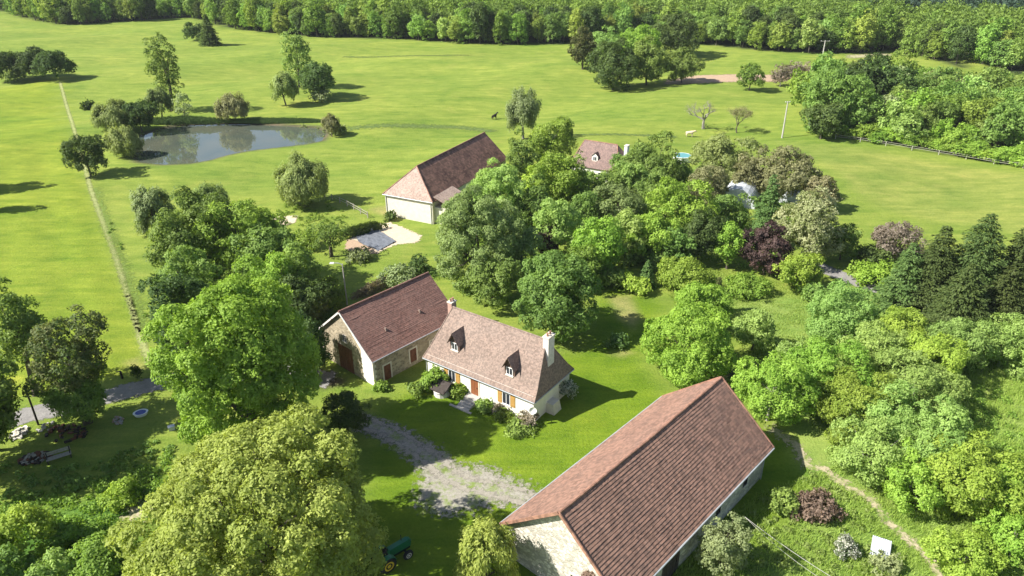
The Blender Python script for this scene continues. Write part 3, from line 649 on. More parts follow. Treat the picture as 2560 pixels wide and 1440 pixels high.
tree(B, 'green tree spreading below the dark round one', 'tree', 1230, 700, 150, 7, 'mid', leaf=.34)
tree(B, 'blue-green tree against the purple-leaved tree', 'tree', 1826, 605, 78, 8, 'bright', leaf=.36)
tree(B, 'purple-leaved tree in the garden', 'tree', 1918, 622, 130, 8, 'purple', leaf=.34, dens=1.1, tc=.06)
tree(B, 'tall tree full of cream blossom', 'tree', 2030, 560, 165, 11.5, 'blossom', leaf=.38, lump=.35)
tree(B, 'yellow-green tree at the foot of the blossoming one', 'tree', 1994, 675, 115, 5, 'lime', leaf=.34)
tree(B, 'dark hedge tree behind the shaded lane', 'tree', 2110, 600, 80, 6, 'mid', leaf=.38)
tree('conifer_tree', 'pointed spruce over the purple-leaved tree', 'conifer', 1920, 540, 105, 12, 'spruce', 'conifer', leaf=.36)
tree('conifer_tree', 'little conifer on the lawn edge below the garden', 'conifer', 1618, 690, 44, 4.2, 'spruce', 'conifer', leaf=.3)
tree('fruit_tree', 'pinkish budding fruit tree over the shaded lane', 'tree', 2240, 598, 125, 6, 'pink', leaf=.36, dens=.75, tc=.1)
for a in [('olive tree in the middle of the garden behind the yellow-green one', 1650, 490, 110, 9, 'mid'), ('pale tree beside the bright middle garden tree', 1565, 585, 110, 8.5, 'pale'), ('green tree by the dark one under the yellow-green crown', 1690, 615, 95, 6.5, 'mid'),
          ('green tree just behind the dark round lawn tree', 1460, 665, 110, 7, 'green'), ('light tree at the far barn yard', 1345, 470, 90, 8.5, 'lime'), ('tan tree behind the polytunnel', 1868, 440, 90, 7.5, 'tan'),
          ('small tree hiding the cottage wall', 1470, 468, 80, 8, 'pale'), ('round green tree below the cottage wall', 1532, 470, 96, 8, 'mid'), ('green tree half hiding the turquoise pool', 1688, 440, 92, 7.5, 'mid'), ('green tree at the cottage corner below the chimney', 1556, 430, 62, 7.5, 'mid'), ('grey tree at the garden end beside the meadow', 2050, 480, 90, 6.5, 'tan'),
          ('leafy tree between the feathery willow and the lime tree', 1300, 620, 110, 8.5, 'willow')]:
    tree(B, a[0], 'tree', *a[1:], leaf=.4, tc=.04)
# --- dark conifers on the east side
for (x, y, ww, hh, pal, lb) in [(2435, 680, 190, 15, 'conifer', 'tallest dark fir by the meadow'), (2335, 690, 150, 13, 'conifer', 'dark fir between the tallest fir and the pinkish tree'), (2545, 690, 170, 14, 'conifer', 'dark fir cut by the frame edge'),
                           (2262, 705, 120, 10, 'spruce', 'lighter fir beside the pinkish fruit tree'), (2400, 775, 170, 11, 'conifer', 'low wide fir in front of the tallest one'), (2505, 770, 150, 11, 'conifer', 'low fir in front of the frame-edge fir')]:
    tree('conifer_tree', lb, 'conifer', x, y, ww * 1.12, hh * 1.0, pal, 'conifer', leaf=.36, dens=1.0, group='dark firs by the meadow')
# --- lawn and orchard trees
tree(B, 'green tree standing over the barn ridge end', 'tree', 1722, 862, 250, 8.5, 'bright', leaf=.27, dens=1.1, lump=.15, tc=0)
tree(B, 'round green tree above the ridge-end tree', 'tree', 1748, 765, 140, 6.5, 'bright', leaf=.28, tc=0)
bush('shrub', 'bright yellow-green shrub at the garden lawn top', 'shrub', 1715, 690, 130, 4, 'lime', leaf=.3)
tree('conifer_tree', 'slim dark cypress among the lawn trees', 'conifer', 1792, 745, 34, 5.5, 'redgreen', 'conifer', leaf=.26)
tree('orchard_tree', 'mid green tree between cypress and orchard', 'tree', 1888, 822, 120, 5.5, 'pale', leaf=.3)
bush('shrub', 'yellow-green shrub below the blossom trees', 'shrub', 1865, 715, 110, 2.2, 'lime', leaf=.28)
orch = [(2118, 795, 185, 6, 'pale', 'pale green orchard tree by the lane end'), (2250, 835, 135, 5.5, 'lime', 'yellow-green orchard tree below the lighter fir'), (2392, 858, 140, 5.5, 'pale', 'pale dusty green orchard tree below the low wide fir'),
        (2515, 855, 130, 5.5, 'pale', 'orchard tree with a visible pale trunk'), (2062, 930, 205, 5.5, 'lime', 'lime green orchard tree past the mid green one'), (1932, 975, 170, 6.5, 'lime', 'bright orchard tree just past the barn gable'),
        (2130, 1010, 180, 5, 'lime', 'yellowish orchard tree behind the path bend'), (2285, 970, 215, 5.5, 'pale', 'wide pale orchard tree in mid orchard'), (2178, 1125, 185, 5.5, 'pale', 'dense green orchard tree beside the path'),
        (2330, 1120, 195, 6.5, 'pale', 'grey-green half of the biggest orchard clump'), (2420, 1195, 225, 6, 'lime', 'leafy green tree of the biggest orchard clump'), (2535, 1235, 150, 5, 'lime', 'yellow-green orchard tree at the frame edge'),
        (2420, 1385, 165, 2.6, 'lime', 'low bright yellow-green bush tree near the corner'), (1985, 895, 90, 4.5, 'pale', 'pale orchard tree behind the lime green one')]
orch += [(2325, 905, 150, 5.5, 'lime', 'lime orchard tree between two pale ones below the firs'), (2235, 1050, 160, 5.5, 'pale', 'orchard tree between the wide pale one and the path-side one'), (2290, 1195, 150, 5, 'lime', 'low lime tree at the path side of the biggest clump'), (2540, 1345, 130, 3.5, 'lime', 'small lime bush tree by the corner bright bush'),
         (2190, 885, 140, 5.5, 'pale', 'pale orchard tree under the yellow-green one')]
for (x, y, ww, hh, pal, lb) in orch:
    tree('orchard_tree', lb, 'tree', x, y, ww * 1.15, hh * 1.2, pal, leaf=.24, dens=1.0, tc=.0, group='orchard trees', lump=.3, trunk=PALEBARK)
tree('willow_tree', 'feathery yellow-green willow against the barn gable', 'tree', 1215, 1385, 195, 7.5, 'yellow', 'willow', leaf=.3, tc=.03, dens=.8)
tree(B, 'grey-green tree against the long barn side wall', 'tree', 1808, 1362, 135, 5.5, 'grey', leaf=.24, tc=.05, lump=.4)
# --- shrubs
for a in [('round green shrub beside the brown brush heap', 1962, 1255, 66, 2.0, 'mid'), ('small grey-green shrub under the white sheet', 2215, 1412, 70, 1.0, 'grey'),
          ('leafy bright bush at the frame corner with maple leaves', 55, 1330, 130, 5.5, 'lime'), ('dark green bush below the dry bank', 262, 1395, 150, 3.4, 'green'),
          ('pale yellow-green bush by the bottom corner', 130, 1430, 110, 3, 'pale'), ('green bush between corner bushes', 20, 1430, 110, 4, 'mid'), ('mixed green bush above the pale corner one', 175, 1335, 100, 2.2, 'green'),
          ('sunlit bush at the shade line by the olive-yellow tree', 300, 1240, 90, 1.6, 'lime'), ('green shrub at the well by the farmhouse', 1042, 974, 46, 1.2, 'mid'),
          ('climbing vine shrub between farmhouse window and door', 1150, 972, 52, 1.4, 'green'), ('yellow-green vine spreading over the farmhouse corner wall', 1086, 950, 66, 2.4, 'lime'), ('shrub beside the garden steps', 1213, 1016, 46, 1.1, 'mid'), ('low green shrub under the farmhouse window', 1262, 1040, 50, .7, 'green'),
          ('green plants below the farmhouse corner', 1300, 1068, 80, .6, 'mid'), ('little bush at the stone barn corner', 952, 966, 36, .8, 'green'), ('silver-grey shrub behind the stone barn ridge', 1000, 690, 90, 2.2, 'grey'),
          ('dark shrub at the stone barn ridge end', 1045, 665, 50, 2.5, 'dark'), ('small dark bush on the lawn by the tree shadow', 1545, 855, 50, 1.2, 'spruce'), ('light shrub at the garden lawn top end', 1590, 715, 70, 2, 'lime'),
          ('low shrub behind the farmhouse lawn', 1520, 690, 90, 2.2, 'mid'), ('shrubs at the foot of the garden tree row', 1650, 640, 110, 2.5, 'mid'), ('green shrub at the vegetable plot end', 900, 640, 60, 1.4, 'grey'),
          ('bush on the slope below the sand pit', 760, 600, 70, 2.5, 'green'), ('shrub beside the far barn downpipe', 976, 540, 22, 1.5, 'dark'), ('rounded hedge shrub on the shaded lane', 2185, 640, 90, 2.5, 'dark'),
          ('bush below the yellow-green blossom neighbour', 2030, 730, 60, 2, 'mid'), ('leafy shrub beside the conifers', 2190, 690, 100, 3, 'bright')]:
    bush('shrub', a[0], 'shrub', *a[1:])
bush('flowering_shrub', 'shrub of white flowers at the farmhouse end wall', 'shrub', 1420, 972, 42, 2.4, 'white', flower=.35, leaf=.22)
bush('flowering_shrub', 'pink flowering shrub at the farmhouse front corner', 'shrub', 1322, 1047, 46, 1.2, 'pink', leaf=.2)
bush('flowering_shrub', 'white flowering shrub beside the pale metal sheet', 'shrub', 2118, 1372, 60, 1.3, 'white', flower=.3, leaf=.18)
bush('flowering_shrub', 'pink flower bush between steps and farmhouse window', 'shrub', 1245, 1022, 26, 1.0, 'pink', leaf=.18)
bush('brush_heap', 'heap of cut brown brushwood beside the orchard path', 'brushwood', 2034, 1266, 112, 1.5, 'brush', leaf=.3, dens=1.2)
bush('hedge', 'dark clipped hedge along the vegetable plot', 'hedge', 905, 575, 128, 1.5, 'dark', sy=.16, rz=.62)
bush('hedge', 'pinkish hedge row behind the stone barn ridge', 'hedge', 935, 720, 120, 1.1, 'pink', sy=.22, rz=.84)
bush('hedge', 'dark bank growth along the far pond edge under the poplar', 'hedge', 440, 304, 190, 1.3, 'dark', sy=.12, rz=.02, leaf=.4)
bush('hedge', 'low dark bank growth along the open far pond edge', 'hedge', 690, 303, 230, .8, 'dark', sy=.08, rz=-.02, leaf=.35)

# ---------------------------------------------------------------- woods
def pix(P):
    q = np.asarray(P, float) - C0; d = q @ Fv
    return 1280 + F_PX * (q @ R2) / d, 720 - F_PX * (q @ U2) / d, d
def jgrid(x0, x1, y0, y1, s, g):
    xs = np.arange(float(x0), x1, s); ys = np.arange(float(y0), y1, s * .87); X, Y = np.meshgrid(xs, ys); X[1::2] += s / 2
    return np.stack([X.ravel() + g.uniform(-.32, .32, X.size) * s, Y.ravel() + g.uniform(-.32, .32, X.size) * s], -1)
g = np.random.default_rng(42)
def proto(name, pal, r, h, leaf, seed, tc=.06, dens=1.0, lump=.3, bark=BARK):
    gg = np.random.default_rng(seed); zc = h * (1 + tc) / 2; rz = h * (1 - tc) / 2
    V, v, Cc = crown_round(gg, r, rz, leaf, dens, lump=lump, low=-.8, rc=min(1.0, .27 * r))
    V[:, :, 2] += zc
    return quadmesh(name + '_crown', V, v, LEAF[pal]), trunk_mb(gg, h, zc, r, .25, Cc, nlimb=5).mesh(name + '_trunk', bark)
pro = [proto('wood_tree', p, r, h, .62, 300 + i, lump=.35) for i, (p, r, h) in enumerate([('green', 4.6, 10.5), ('mid', 4.8, 11), ('mid', 4.0, 9), ('dark', 5.0, 11.5), ('bright', 3.8, 8), ('pale', 4.2, 9), ('lime', 3.2, 6.5), ('grey', 3.8, 8.5)])]
pick = [0, 0, 1, 1, 2, 3, 4, 5, 5, 6, 7]
WL = {0: 'deep green', 1: 'mid green', 2: 'smaller mid green', 3: 'dark green', 4: 'bright green', 5: 'pale green', 6: 'low yellow-green', 7: 'greyish green'}
pts = jgrid(50, 190, 130, 300, 7.0, g); pts = pts[inpoly(pts[:, 0], pts[:, 1], RW)]
fd = pdist(pts[:, 0], pts[:, 1], Gp([(2085, 345), (2250, 368), (2400, 392), (2560, 418), (3000, 490)]), False)
def put(pr, name, x, y, s, sz, label, group, trunk=True):
    e = empty(name, (x, y, float(T(x, y)) - .1), g.uniform(0, 6.28), label, 'tree', group); e.scale = (s, s, sz)
    link('crown', pr[0], e)
    if trunk: link('trunk', pr[1], e)
nw = 0
for (x, y), d in zip(pts, fd):
    a, b_, _ = pix((x, y, 5))
    if a > 2680 or d < 3: continue
    k = pick[g.integers(len(pick))]; s = g.uniform(.75, 1.1) * (1 - .3 * float(sm(215, 250, y)))
    if d < 9: k = int(g.choice([6, 6, 4, 5, 5])); s = g.uniform(.75, 1.0)
    put(pro[k], 'wood_tree', x, y, s, s * g.uniform(.9, 1.1), WL[k] + ' tree crowded in the wood behind the paddock fence', WL[k] + ' trees of the wood behind the paddock fence'); nw += 1
FW = Gp([(2120, 350), (2250, 370), (2400, 394), (2560, 420), (2680, 440)]); seg = np.linalg.norm(np.diff(FW, axis=0), axis=1); cum = np.concatenate([[0], np.cumsum(seg)])
for t in np.arange(0, cum[-1], 2.6):
    x = np.interp(t, cum, FW[:, 0]) + g.normal(0, .5); y = np.interp(t, cum, FW[:, 1]) + 2.6 + g.uniform(0, 2.2); s = g.uniform(.55, .85)
    put(pro[6], 'wood_shrub', x, y, s, s * g.uniform(.55, .85), 'low yellow-green shrub in the thicket right behind the paddock fence', 'shrubs of the thicket behind the paddock fence')
for (x, y, ww, h, pal, lb) in [(2095, 250, 190, 14, 'mid', 'biggest dark green tree at the tip of the fenced wood'), (2060, 300, 100, 9, 'dark', 'dark low tree at the paddock fence start'), (2255, 185, 110, 11, 'green', 'rounded green tree rising above the fenced wood by the clearing')]:
    tree(B, lb, 'tree', x, y, ww, h, pal, leaf=.6, tc=.03, lump=.3)
# far wood
fp = [proto('forest_tree', p, r, h, lf, 400 + i, dens=dn, lump=.3, tc=.03) for i, (p, r, h, lf, dn) in enumerate(
    [('forest', 3.9, 13, .68, 1), ('forest', 4.5, 15, .68, 1), ('forest', 3.5, 14, .68, 1), ('mid', 4.0, 13, .68, 1), ('green', 3.9, 14, .68, 1), ('dark', 3.6, 15, .68, 1), ('forest', 3.2, 11, .68, 1), ('pale', 3.6, 12, .68, 1)])]
FL = ['green', 'broad green', 'slim green', 'olive green', 'fresh green', 'dark', 'shorter green', 'pale green']
es = EDGE[np.argsort(EDGE[:, 0])]
pts = jgrid(-420, 520, 230, 700, 5.9, g)
u = pts[:, 1] - np.interp(pts[:, 0], es[:, 0], es[:, 1])
ax, ay, ad = pix(np.stack([pts[:, 0], pts[:, 1], T(pts[:, 0], pts[:, 1]) + 13], -1))
ok = (u > 3) & (ax > -700) & (ax < 3000) & (ay > -60)
pts = pts[ok]; u = u[ok]; ax = ax[ok]
score = u + np.where((ax < 0) | (ax > 2560), 900, 0) + .12 * (pts[:, 1] - 320); order = np.argsort(score)
NIND = 285
for i in order[:NIND]:
    x, y = pts[i]; k = int(g.choice([0, 1, 2, 3, 4, 4, 5, 5, 6, 7])); s = g.uniform(.68, 1.12)
    where = 'pond meadow' if ax[i] < 1000 else ('middle meadow' if ax[i] < 1700 else 'ploughed soil')
    put(fp[k], 'forest_tree', x, y, s, s * g.uniform(.75, 1.2), FL[k] + ' tree at the edge of the far wood beyond the ' + where, FL[k] + ' wood edge trees beyond the ' + where, trunk=True)
def canopy(name, pts, pal_idx, leaf, nl, seed, hscale=1.0, rscale=1.0):
    gg = np.random.default_rng(seed); bank = []
    for i in range(7):
        V, v, _ = crown_round(gg, 4.1, 5.0, leaf, .8, low=-.25, lump=.35, rc=1.4); bank.append((V, v))
    allV = []; allv = []
    z = T(pts[:, 0], pts[:, 1])
    for (x, y), zz in zip(pts, z):
        V, v = bank[gg.integers(7)]
        sel = gg.choice(len(V), min(nl, len(V)), replace=False); V = V[sel]; v = v[sel]
        t = gg.uniform(0, 6.28); c, s = math.cos(t), math.sin(t); sc = gg.uniform(.75, 1.25) * rscale; sz = gg.uniform(.85, 1.25) * hscale
        W = np.empty_like(V); W[..., 0] = (V[..., 0] * c - V[..., 1] * s) * sc + x; W[..., 1] = (V[..., 0] * s + V[..., 1] * c) * sc + y; W[..., 2] = V[..., 2] * sz + zz + 8 * hscale
        allV.append(W); allv.append(np.clip(v * .7 + gg.normal(.15, .28), 0, 1))
    return link(name, quadmesh(name, np.concatenate(allV), np.concatenate(allv), LEAF[pal_idx]))
rest = pts[order[NIND:]]
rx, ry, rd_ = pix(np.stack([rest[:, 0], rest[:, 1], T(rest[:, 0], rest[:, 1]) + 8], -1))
blue = (rx > 2120) & (ry < 12 + (rx - 2120) * .075); rest, restb = rest[~blue], rest[blue]  # crowns toward the upper right of the view take a darker bluish leaf colour
o = canopy('woodland', restb, 'farwood', 1.0, 400, 79); tag(o, 'dark wooded slope at the valley end', 'woodland', kind='stuff')
o = canopy('woodland', rest, 'forest', 1.0, 400, 77); tag(o, 'dense green woodland canopy covering the far hillside', 'woodland', kind='stuff')
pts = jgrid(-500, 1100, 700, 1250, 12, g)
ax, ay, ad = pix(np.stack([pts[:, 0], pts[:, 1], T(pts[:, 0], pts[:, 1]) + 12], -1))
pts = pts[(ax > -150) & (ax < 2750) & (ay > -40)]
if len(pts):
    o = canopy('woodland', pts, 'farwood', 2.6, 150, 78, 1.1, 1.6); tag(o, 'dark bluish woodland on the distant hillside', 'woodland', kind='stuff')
print('wood', nw, 'rest', len(rest), 'far', len(pts))

# ---------------------------------------------------------------- grass and weeds
def tufts(name, P, n, hmin, hmax, seed, width=.05, pal='grass', lean=.35):
    gg = np.random.default_rng(seed); P = np.asarray(P); x0, y0 = P.min(0); x1, y1 = P.max(0)
    q = np.stack([gg.uniform(x0, x1, n * 3), gg.uniform(y0, y1, n * 3)], -1); q = q[inpoly(q[:, 0], q[:, 1], P)][:n]
    patchy = np.sin(q[:, 0] * .9 + 1.2 * np.sin(q[:, 1] * .5)) * np.sin(q[:, 1] * 1.1 + np.sin(q[:, 0] * .37) * 2); q = q[patchy > gg.uniform(-1.1, .55, len(q))]
    for S in (strip([(1925, 1070), (1985, 1110), (2020, 1165), (2060, 1175), (2110, 1210), (2170, 1245), (2220, 1305), (2270, 1350), (2330, 1405), (2360, 1470)], .9),):
        q = q[~inpoly(q[:, 0], q[:, 1], S)]
    n = len(q); z = T(q[:, 0], q[:, 1]); h = gg.uniform(hmin, hmax, n); a = gg.uniform(0, 6.28, n)
    lv = np.stack([gg.normal(0, lean, n) * h, gg.normal(0, lean, n) * h, h], -1); b = np.stack([q[:, 0], q[:, 1], z - .02], -1)
    s = np.stack([np.cos(a), np.sin(a), np.zeros(n)], -1) * (width * gg.uniform(.6, 1.5, n))[:, None]
    V = np.stack([b - s, b + s, b + lv + s * .25, b + lv - s * .25], 1)
    return link(name, quadmesh(name, V, np.clip(gg.normal(.45, .25, n), 0, 1), LEAF[pal]))
o = tufts('long_grass', Gp([(1640, 1450), (1900, 1230), (2030, 1190), (2100, 1160), (2080, 1000), (2300, 900), (2600, 880), (2900, 1500), (1640, 1500)]), 110000, .15, .5, 5, .028); tag(o, 'long uncut grass between the orchard trees', 'grass', kind='stuff')
o = tufts('long_grass', Gp([(1660, 640), (1880, 690), (2080, 740), (2060, 860), (1900, 900), (1640, 720)]), 22000, .1, .32, 6, .04); tag(o, 'rough grass on the slope above the orchard', 'grass', kind='stuff')
def weeds(name, P, n, seed, pal, rmin=.35, rmax=1.0, zs=.75):
    gg = np.random.default_rng(seed); P = np.asarray(P); x0, y0 = P.min(0); x1, y1 = P.max(0)
    q = np.stack([gg.uniform(x0, x1, n * 3), gg.uniform(y0, y1, n * 3)], -1); q = q[inpoly(q[:, 0], q[:, 1], P)][:n]; AV = []; Av = []
    for x, y in q:
        r = gg.uniform(rmin, rmax); k = int(60 * r * r + 22); d = sph(k, gg, -.1); p = d * (r * gg.uniform(.4, 1, k))[:, None] * np.array([1, 1, zs]) + np.array([x, y, float(T(x, y)) + .1])
        AV.append(leaves(p, d + gg.normal(0, .6, (k, 3)), .26, gg)); Av.append(np.clip(gg.normal(gg.uniform(.2, .8), .2, k), 0, 1))
    return link(name, quadmesh(name, np.concatenate(AV), np.concatenate(Av), LEAF[pal]))
o = weeds('undergrowth', ROUGH, 330, 11, 'green'); tag(o, 'weedy undergrowth on the sunny bank by the corner', 'undergrowth', kind='stuff')
o = weeds('undergrowth', Gp([(1080, 700), (1290, 470), (1460, 420), (1700, 400), (1960, 440), (2060, 600), (1930, 690), (1650, 640), (1500, 690), (1300, 700), (1200, 760)]), 520, 12, 'mid', .5, 1.5); tag(o, 'undergrowth beneath the garden trees', 'undergrowth', kind='stuff')
o = weeds('undergrowth', Gp([(400, 600), (560, 520), (700, 560), (800, 690), (840, 740), (800, 900), (640, 930), (400, 900)]), 260, 13, 'dark', .5, 1.3); tag(o, 'shaded undergrowth beneath the grove', 'undergrowth', kind='stuff')
o = weeds('undergrowth', Gp([(2250, 1010), (2480, 960), (2620, 1080), (2620, 1330), (2440, 1300), (2200, 1230)]), 160, 14, 'green', .3, .8); tag(o, 'weeds between the orchard trunks', 'undergrowth', kind='stuff')
o = weeds('undergrowth', Gp([(1880, 1240), (2040, 1170), (2150, 1260), (2330, 1440), (2330, 1500), (1850, 1500)]), 170, 21, 'pale', .2, .5, .8); tag(o, 'tall pale weeds in the rough grass beside the long barn', 'weeds', kind='stuff')
o = weeds('undergrowth', Gp([(-60, 1130), (60, 1180), (230, 1160), (420, 1090), (440, 1170), (100, 1250), (-60, 1290)]), 150, 22, 'mid', .2, .6, .7); tag(o, 'shaded weeds on the rough grass below the bench', 'weeds', kind='stuff')
o = weeds('reeds', strip(POND_PX + POND_PX[:1], 1.6), 260, 19, 'willow', .2, .55, .9); tag(o, 'ragged reeds and rank growth round the pond margin', 'reeds', kind='stuff')
o = weeds('undergrowth', strip([(245, 480), (270, 560), (300, 630), (335, 730), (362, 820)], 1.2), 55, 16, 'green', .2, .5); tag(o, 'ragged weeds along the ditch by the field path', 'weeds', kind='stuff')
o = weeds('undergrowth', Gp([(660, 520), (820, 500), (880, 540), (780, 640), (700, 600)]), 70, 15, 'green', .3, .8); tag(o, 'patchy weeds around the sand pit', 'undergrowth', kind='stuff')

# ---------------------------------------------------------------- buildings
def building(name, label, cat, x, y, yaw): return empty(name, (x, y, 0), yaw, label, cat)
def on_plane(root, px, py, p0, nrm):
    """point, in the building's own frame, where the sight line of a photo pixel meets a plane of that frame"""
    x, y, _ = root.location; a = root.rotation_euler.z; c, s = math.cos(-a), math.sin(-a)
    o = np.array([-x * c + y * s, -x * s - y * c, CAM_H]); o[0] = c * (0 - x) - s * (0 - y); o[1] = s * (0 - x) + c * (0 - y)
    d = raydir(px, py); d = np.array([c * d[0] - s * d[1], s * d[0] + c * d[1], d[2]])
    t = ((np.array(p0) - o) @ np.array(nrm)) / (d @ np.array(nrm)); return o + d * t
def courses(mb, A0, A1, B0, B1, n, step, mi=0, seg=0, jit=.012, sag=0.0):
    """overlapping tile courses: eave edge A0-A1, ridge edge B0-B1 (may be shorter), each course lifted at its lower edge"""
    A0, A1, B0, B1 = (np.array(p, float) for p in (A0, A1, B0, B1)); nr = np.cross(A1 - A0, B0 - A0); nr /= np.linalg.norm(nr)
    if nr[2] < 0: nr = -nr
    flip = np.cross(A1 - A0, B0 - A0)[2] < 0
    if seg:
        gg = np.random.default_rng(n * 7 + seg + int(A0[0] > 0))
        for i in range(n):
            t0, t1 = i / n, (i + 1) / n; dj = gg.normal(0, jit, seg + 1); du = gg.normal(0, jit * 1.2, seg + 1)
            for k in range(seg):
                u0, u1 = k / seg, (k + 1) / seg; P = lambda u, t: (A0 + (A1 - A0) * u) * (1 - t) + (B0 + (B1 - B0) * u) * t + np.array([0, 0, -sag * math.sin(math.pi * u) * (.4 + .6 * t) - sag * .25 * math.sin(math.pi * 5 * u) * t])
                dn = (A0 - B0) / np.linalg.norm(A0 - B0)
                p0, p1, q0, q1 = P(u0, t0) + dn * du[k], P(u1, t0) + dn * du[k + 1], P(u0, t1), P(u1, t1)
                vs = [p0 + nr * (step + dj[k] * .6), p1 + nr * (step + dj[k + 1] * .6), q1 + nr * .004, q0 + nr * .004, p0 - nr * .03, p1 - nr * .03]
                fs = [(0, 1, 2, 3), (4, 5, 1, 0)] + ([(4, 0, 3)] if k == 0 else []) + ([(1, 5, 2)] if k == seg - 1 else [])
                if flip: fs = [tuple(reversed(f)) for f in fs]
                mb.add(vs, fs, mi)
        return
    for i in range(n):
        t0, t1 = i / n, (i + 1) / n
        p0, p1 = A0 + (B0 - A0) * t0, A1 + (B1 - A1) * t0; q0, q1 = A0 + (B0 - A0) * t1, A1 + (B1 - A1) * t1
        vs = [p0 + nr * step, p1 + nr * step, q1 + nr * .004, q0 + nr * .004, p0 - nr * .03, p1 - nr * .03]
        fs = [(0, 1, 2, 3), (4, 5, 1, 0), (4, 0, 3), (1, 5, 2)]
        if flip: fs = [tuple(reversed(f)) for f in fs]
        mb.add(vs, fs, mi)
def gable_walls(mb, L, W, he, hr, th=.3, gables=(1, 1)):
    """solid prism of walls with both gable triangles"""
    k = (hr - he) / (W + .35)
    he2 = he + .35 * k - .16; hr2 = he2 + W * k
    vs = [(-L, -W, -.5), (L, -W, -.5), (L, W, -.5), (-L, W, -.5), (-L, -W, he2), (L, -W, he2), (L, W, he2), (-L, W, he2), (-L, 0, hr2), (L, 0, hr2)]
    mb.add(vs, [(0, 1, 5, 4), (2, 3, 7, 6), (3, 0, 4, 8, 7), (1, 2, 6, 9, 5), (4, 5, 9, 8), (6, 7, 8, 9)])
def gable_roof(mb, L, W, he, hr, n, step, seg=0, sag=0.0):
    courses(mb, (-L, -W, he), (L, -W, he), (-L, 0, hr), (L, 0, hr), n, step, seg=seg, sag=sag)
    courses(mb, (L, W, he), (-L, W, he), (L, 0, hr), (-L, 0, hr), n, step, seg=seg, sag=sag)
    # underside
    mb.add([(-L, -W, he - .1), (L, -W, he - .1), (L, 0, hr - .1), (-L, 0, hr - .1), (L, W, he - .1), (-L, W, he - .1)], [(3, 2, 1, 0), (5, 4, 2, 3)]) if not sag else None
def verge(mb, L, W, he, hr, x, wd=.16, ht=.16, mi=0):
    for s in (-1, 1): mb.bar((x, s * (W + .0), he - .02), (x, s * .04, hr - .02), wd, ht, mi)
def window_part(root, x, y, z, wd, ht, shutter=None, axis='y', s=-1, framem=WHITE):
    """window on a wall face whose outward normal is s*axis; x,y,z = centre of the opening on that face"""
    def bx(mb, u0, u1, z0, z1, d0, d1, mi=0):
        d0, d1 = sorted((s * d0, s * d1))
        if axis == 'y': mb.box((x + u0, y + d0, z + z0), (x + u1, y + d1, z + z1), mi)
        else: mb.box((x + d0, y + u0, z + z0), (x + d1, y + u1, z + z1), mi)
    mb = MB(); t = .07
    for (a, b, c, d) in [(-wd / 2, -wd / 2 + t, -ht / 2, ht / 2), (wd / 2 - t, wd / 2, -ht / 2, ht / 2), (-wd / 2 + t, wd / 2 - t, ht / 2 - t, ht / 2), (-wd / 2 + t, wd / 2 - t, -ht / 2, -ht / 2 + t), (-.03, .03, -ht / 2 + t, ht / 2 - t)]:
        bx(mb, a, b, c, d, -.02, .06)
    f = mb.build('window', framem, root)
    p = MB(); bx(p, -wd / 2 + t, wd / 2 - t, -ht / 2 + t, ht / 2 - t, -.01, .015); p.build('pane', GLASSM, f)
    sl_ = MB(); bx(sl_, -wd / 2 - .1, wd / 2 + .1, -ht / 2 - .12, -ht / 2 - .005, -.02, .14); sl_.build('sill', DRESSED, f)
    if shutter:
        for sg in (-1, 1):
            q = MB(); u = sg * (wd / 2 + .03 + wd * .29); bx(q, u - wd * .28, u + wd * .28, -ht / 2, ht / 2, .01, .06)
            for zz in (-.3, .3): bx(q, u - wd * .26, u + wd * .26, zz * ht - .05, zz * ht + .05, .06, .085)
            q.build('shutter', shutter, root)
    return f
def door_part(root, x, y, z0, wd, ht, mat, axis='y', s=-1, surround=DRESSED, name='door'):
    def bx(mb, u0, u1, a, b, d0, d1, mi=0):
        d0, d1 = sorted((s * d0, s * d1))
        if axis == 'y': mb.box((x + u0, y + d0, a), (x + u1, y + d1, b), mi)
        else: mb.box((x + d0, y + u0, a), (x + d1, y + u1, b), mi)
    d = MB(); k = max(3, int(wd / .22))
    for i in range(k): bx(d, -wd / 2 + i * wd / k + .008, -wd / 2 + (i + 1) * wd / k - .008, z0, z0 + ht, -.05, .03 + .012 * (i % 2))
    dr = d.build(name, mat, root)
    h = MB(); bx(h, wd * .3, wd * .3 + .06, z0 + ht * .45, z0 + ht * .45 + .14, .045, .1); h.build('handle', BLACK, dr)
    if surround:
        q = MB(); t = .18
        bx(q, -wd / 2 - t, -wd / 2, z0 - .1, z0 + ht + t, -.05, .05); bx(q, wd / 2, wd / 2 + t, z0 - .1, z0 + ht + t, -.05, .05); bx(q, -wd / 2, wd / 2, z0 + ht, z0 + ht + t, -.05, .05)
        q.build('door_surround', surround, root)
    return dr
def quoins(mb, x, y, z1, s=.42, zz=0):
    k = int(z1 / .34)
    for i in range(k):
        a, b = (s, s * .6) if i % 2 else (s * .6, s)
        sx = -1 if x > 0 else 1; sy = -1 if y > 0 else 1
        x0, x1 = sorted((x - sx * .025, x + sx * a)); y0, y1 = sorted((y - sy * .025, y + sy * b))
        mb.box((x0, y0, i * .34), (x1, y1, i * .34 + .325))

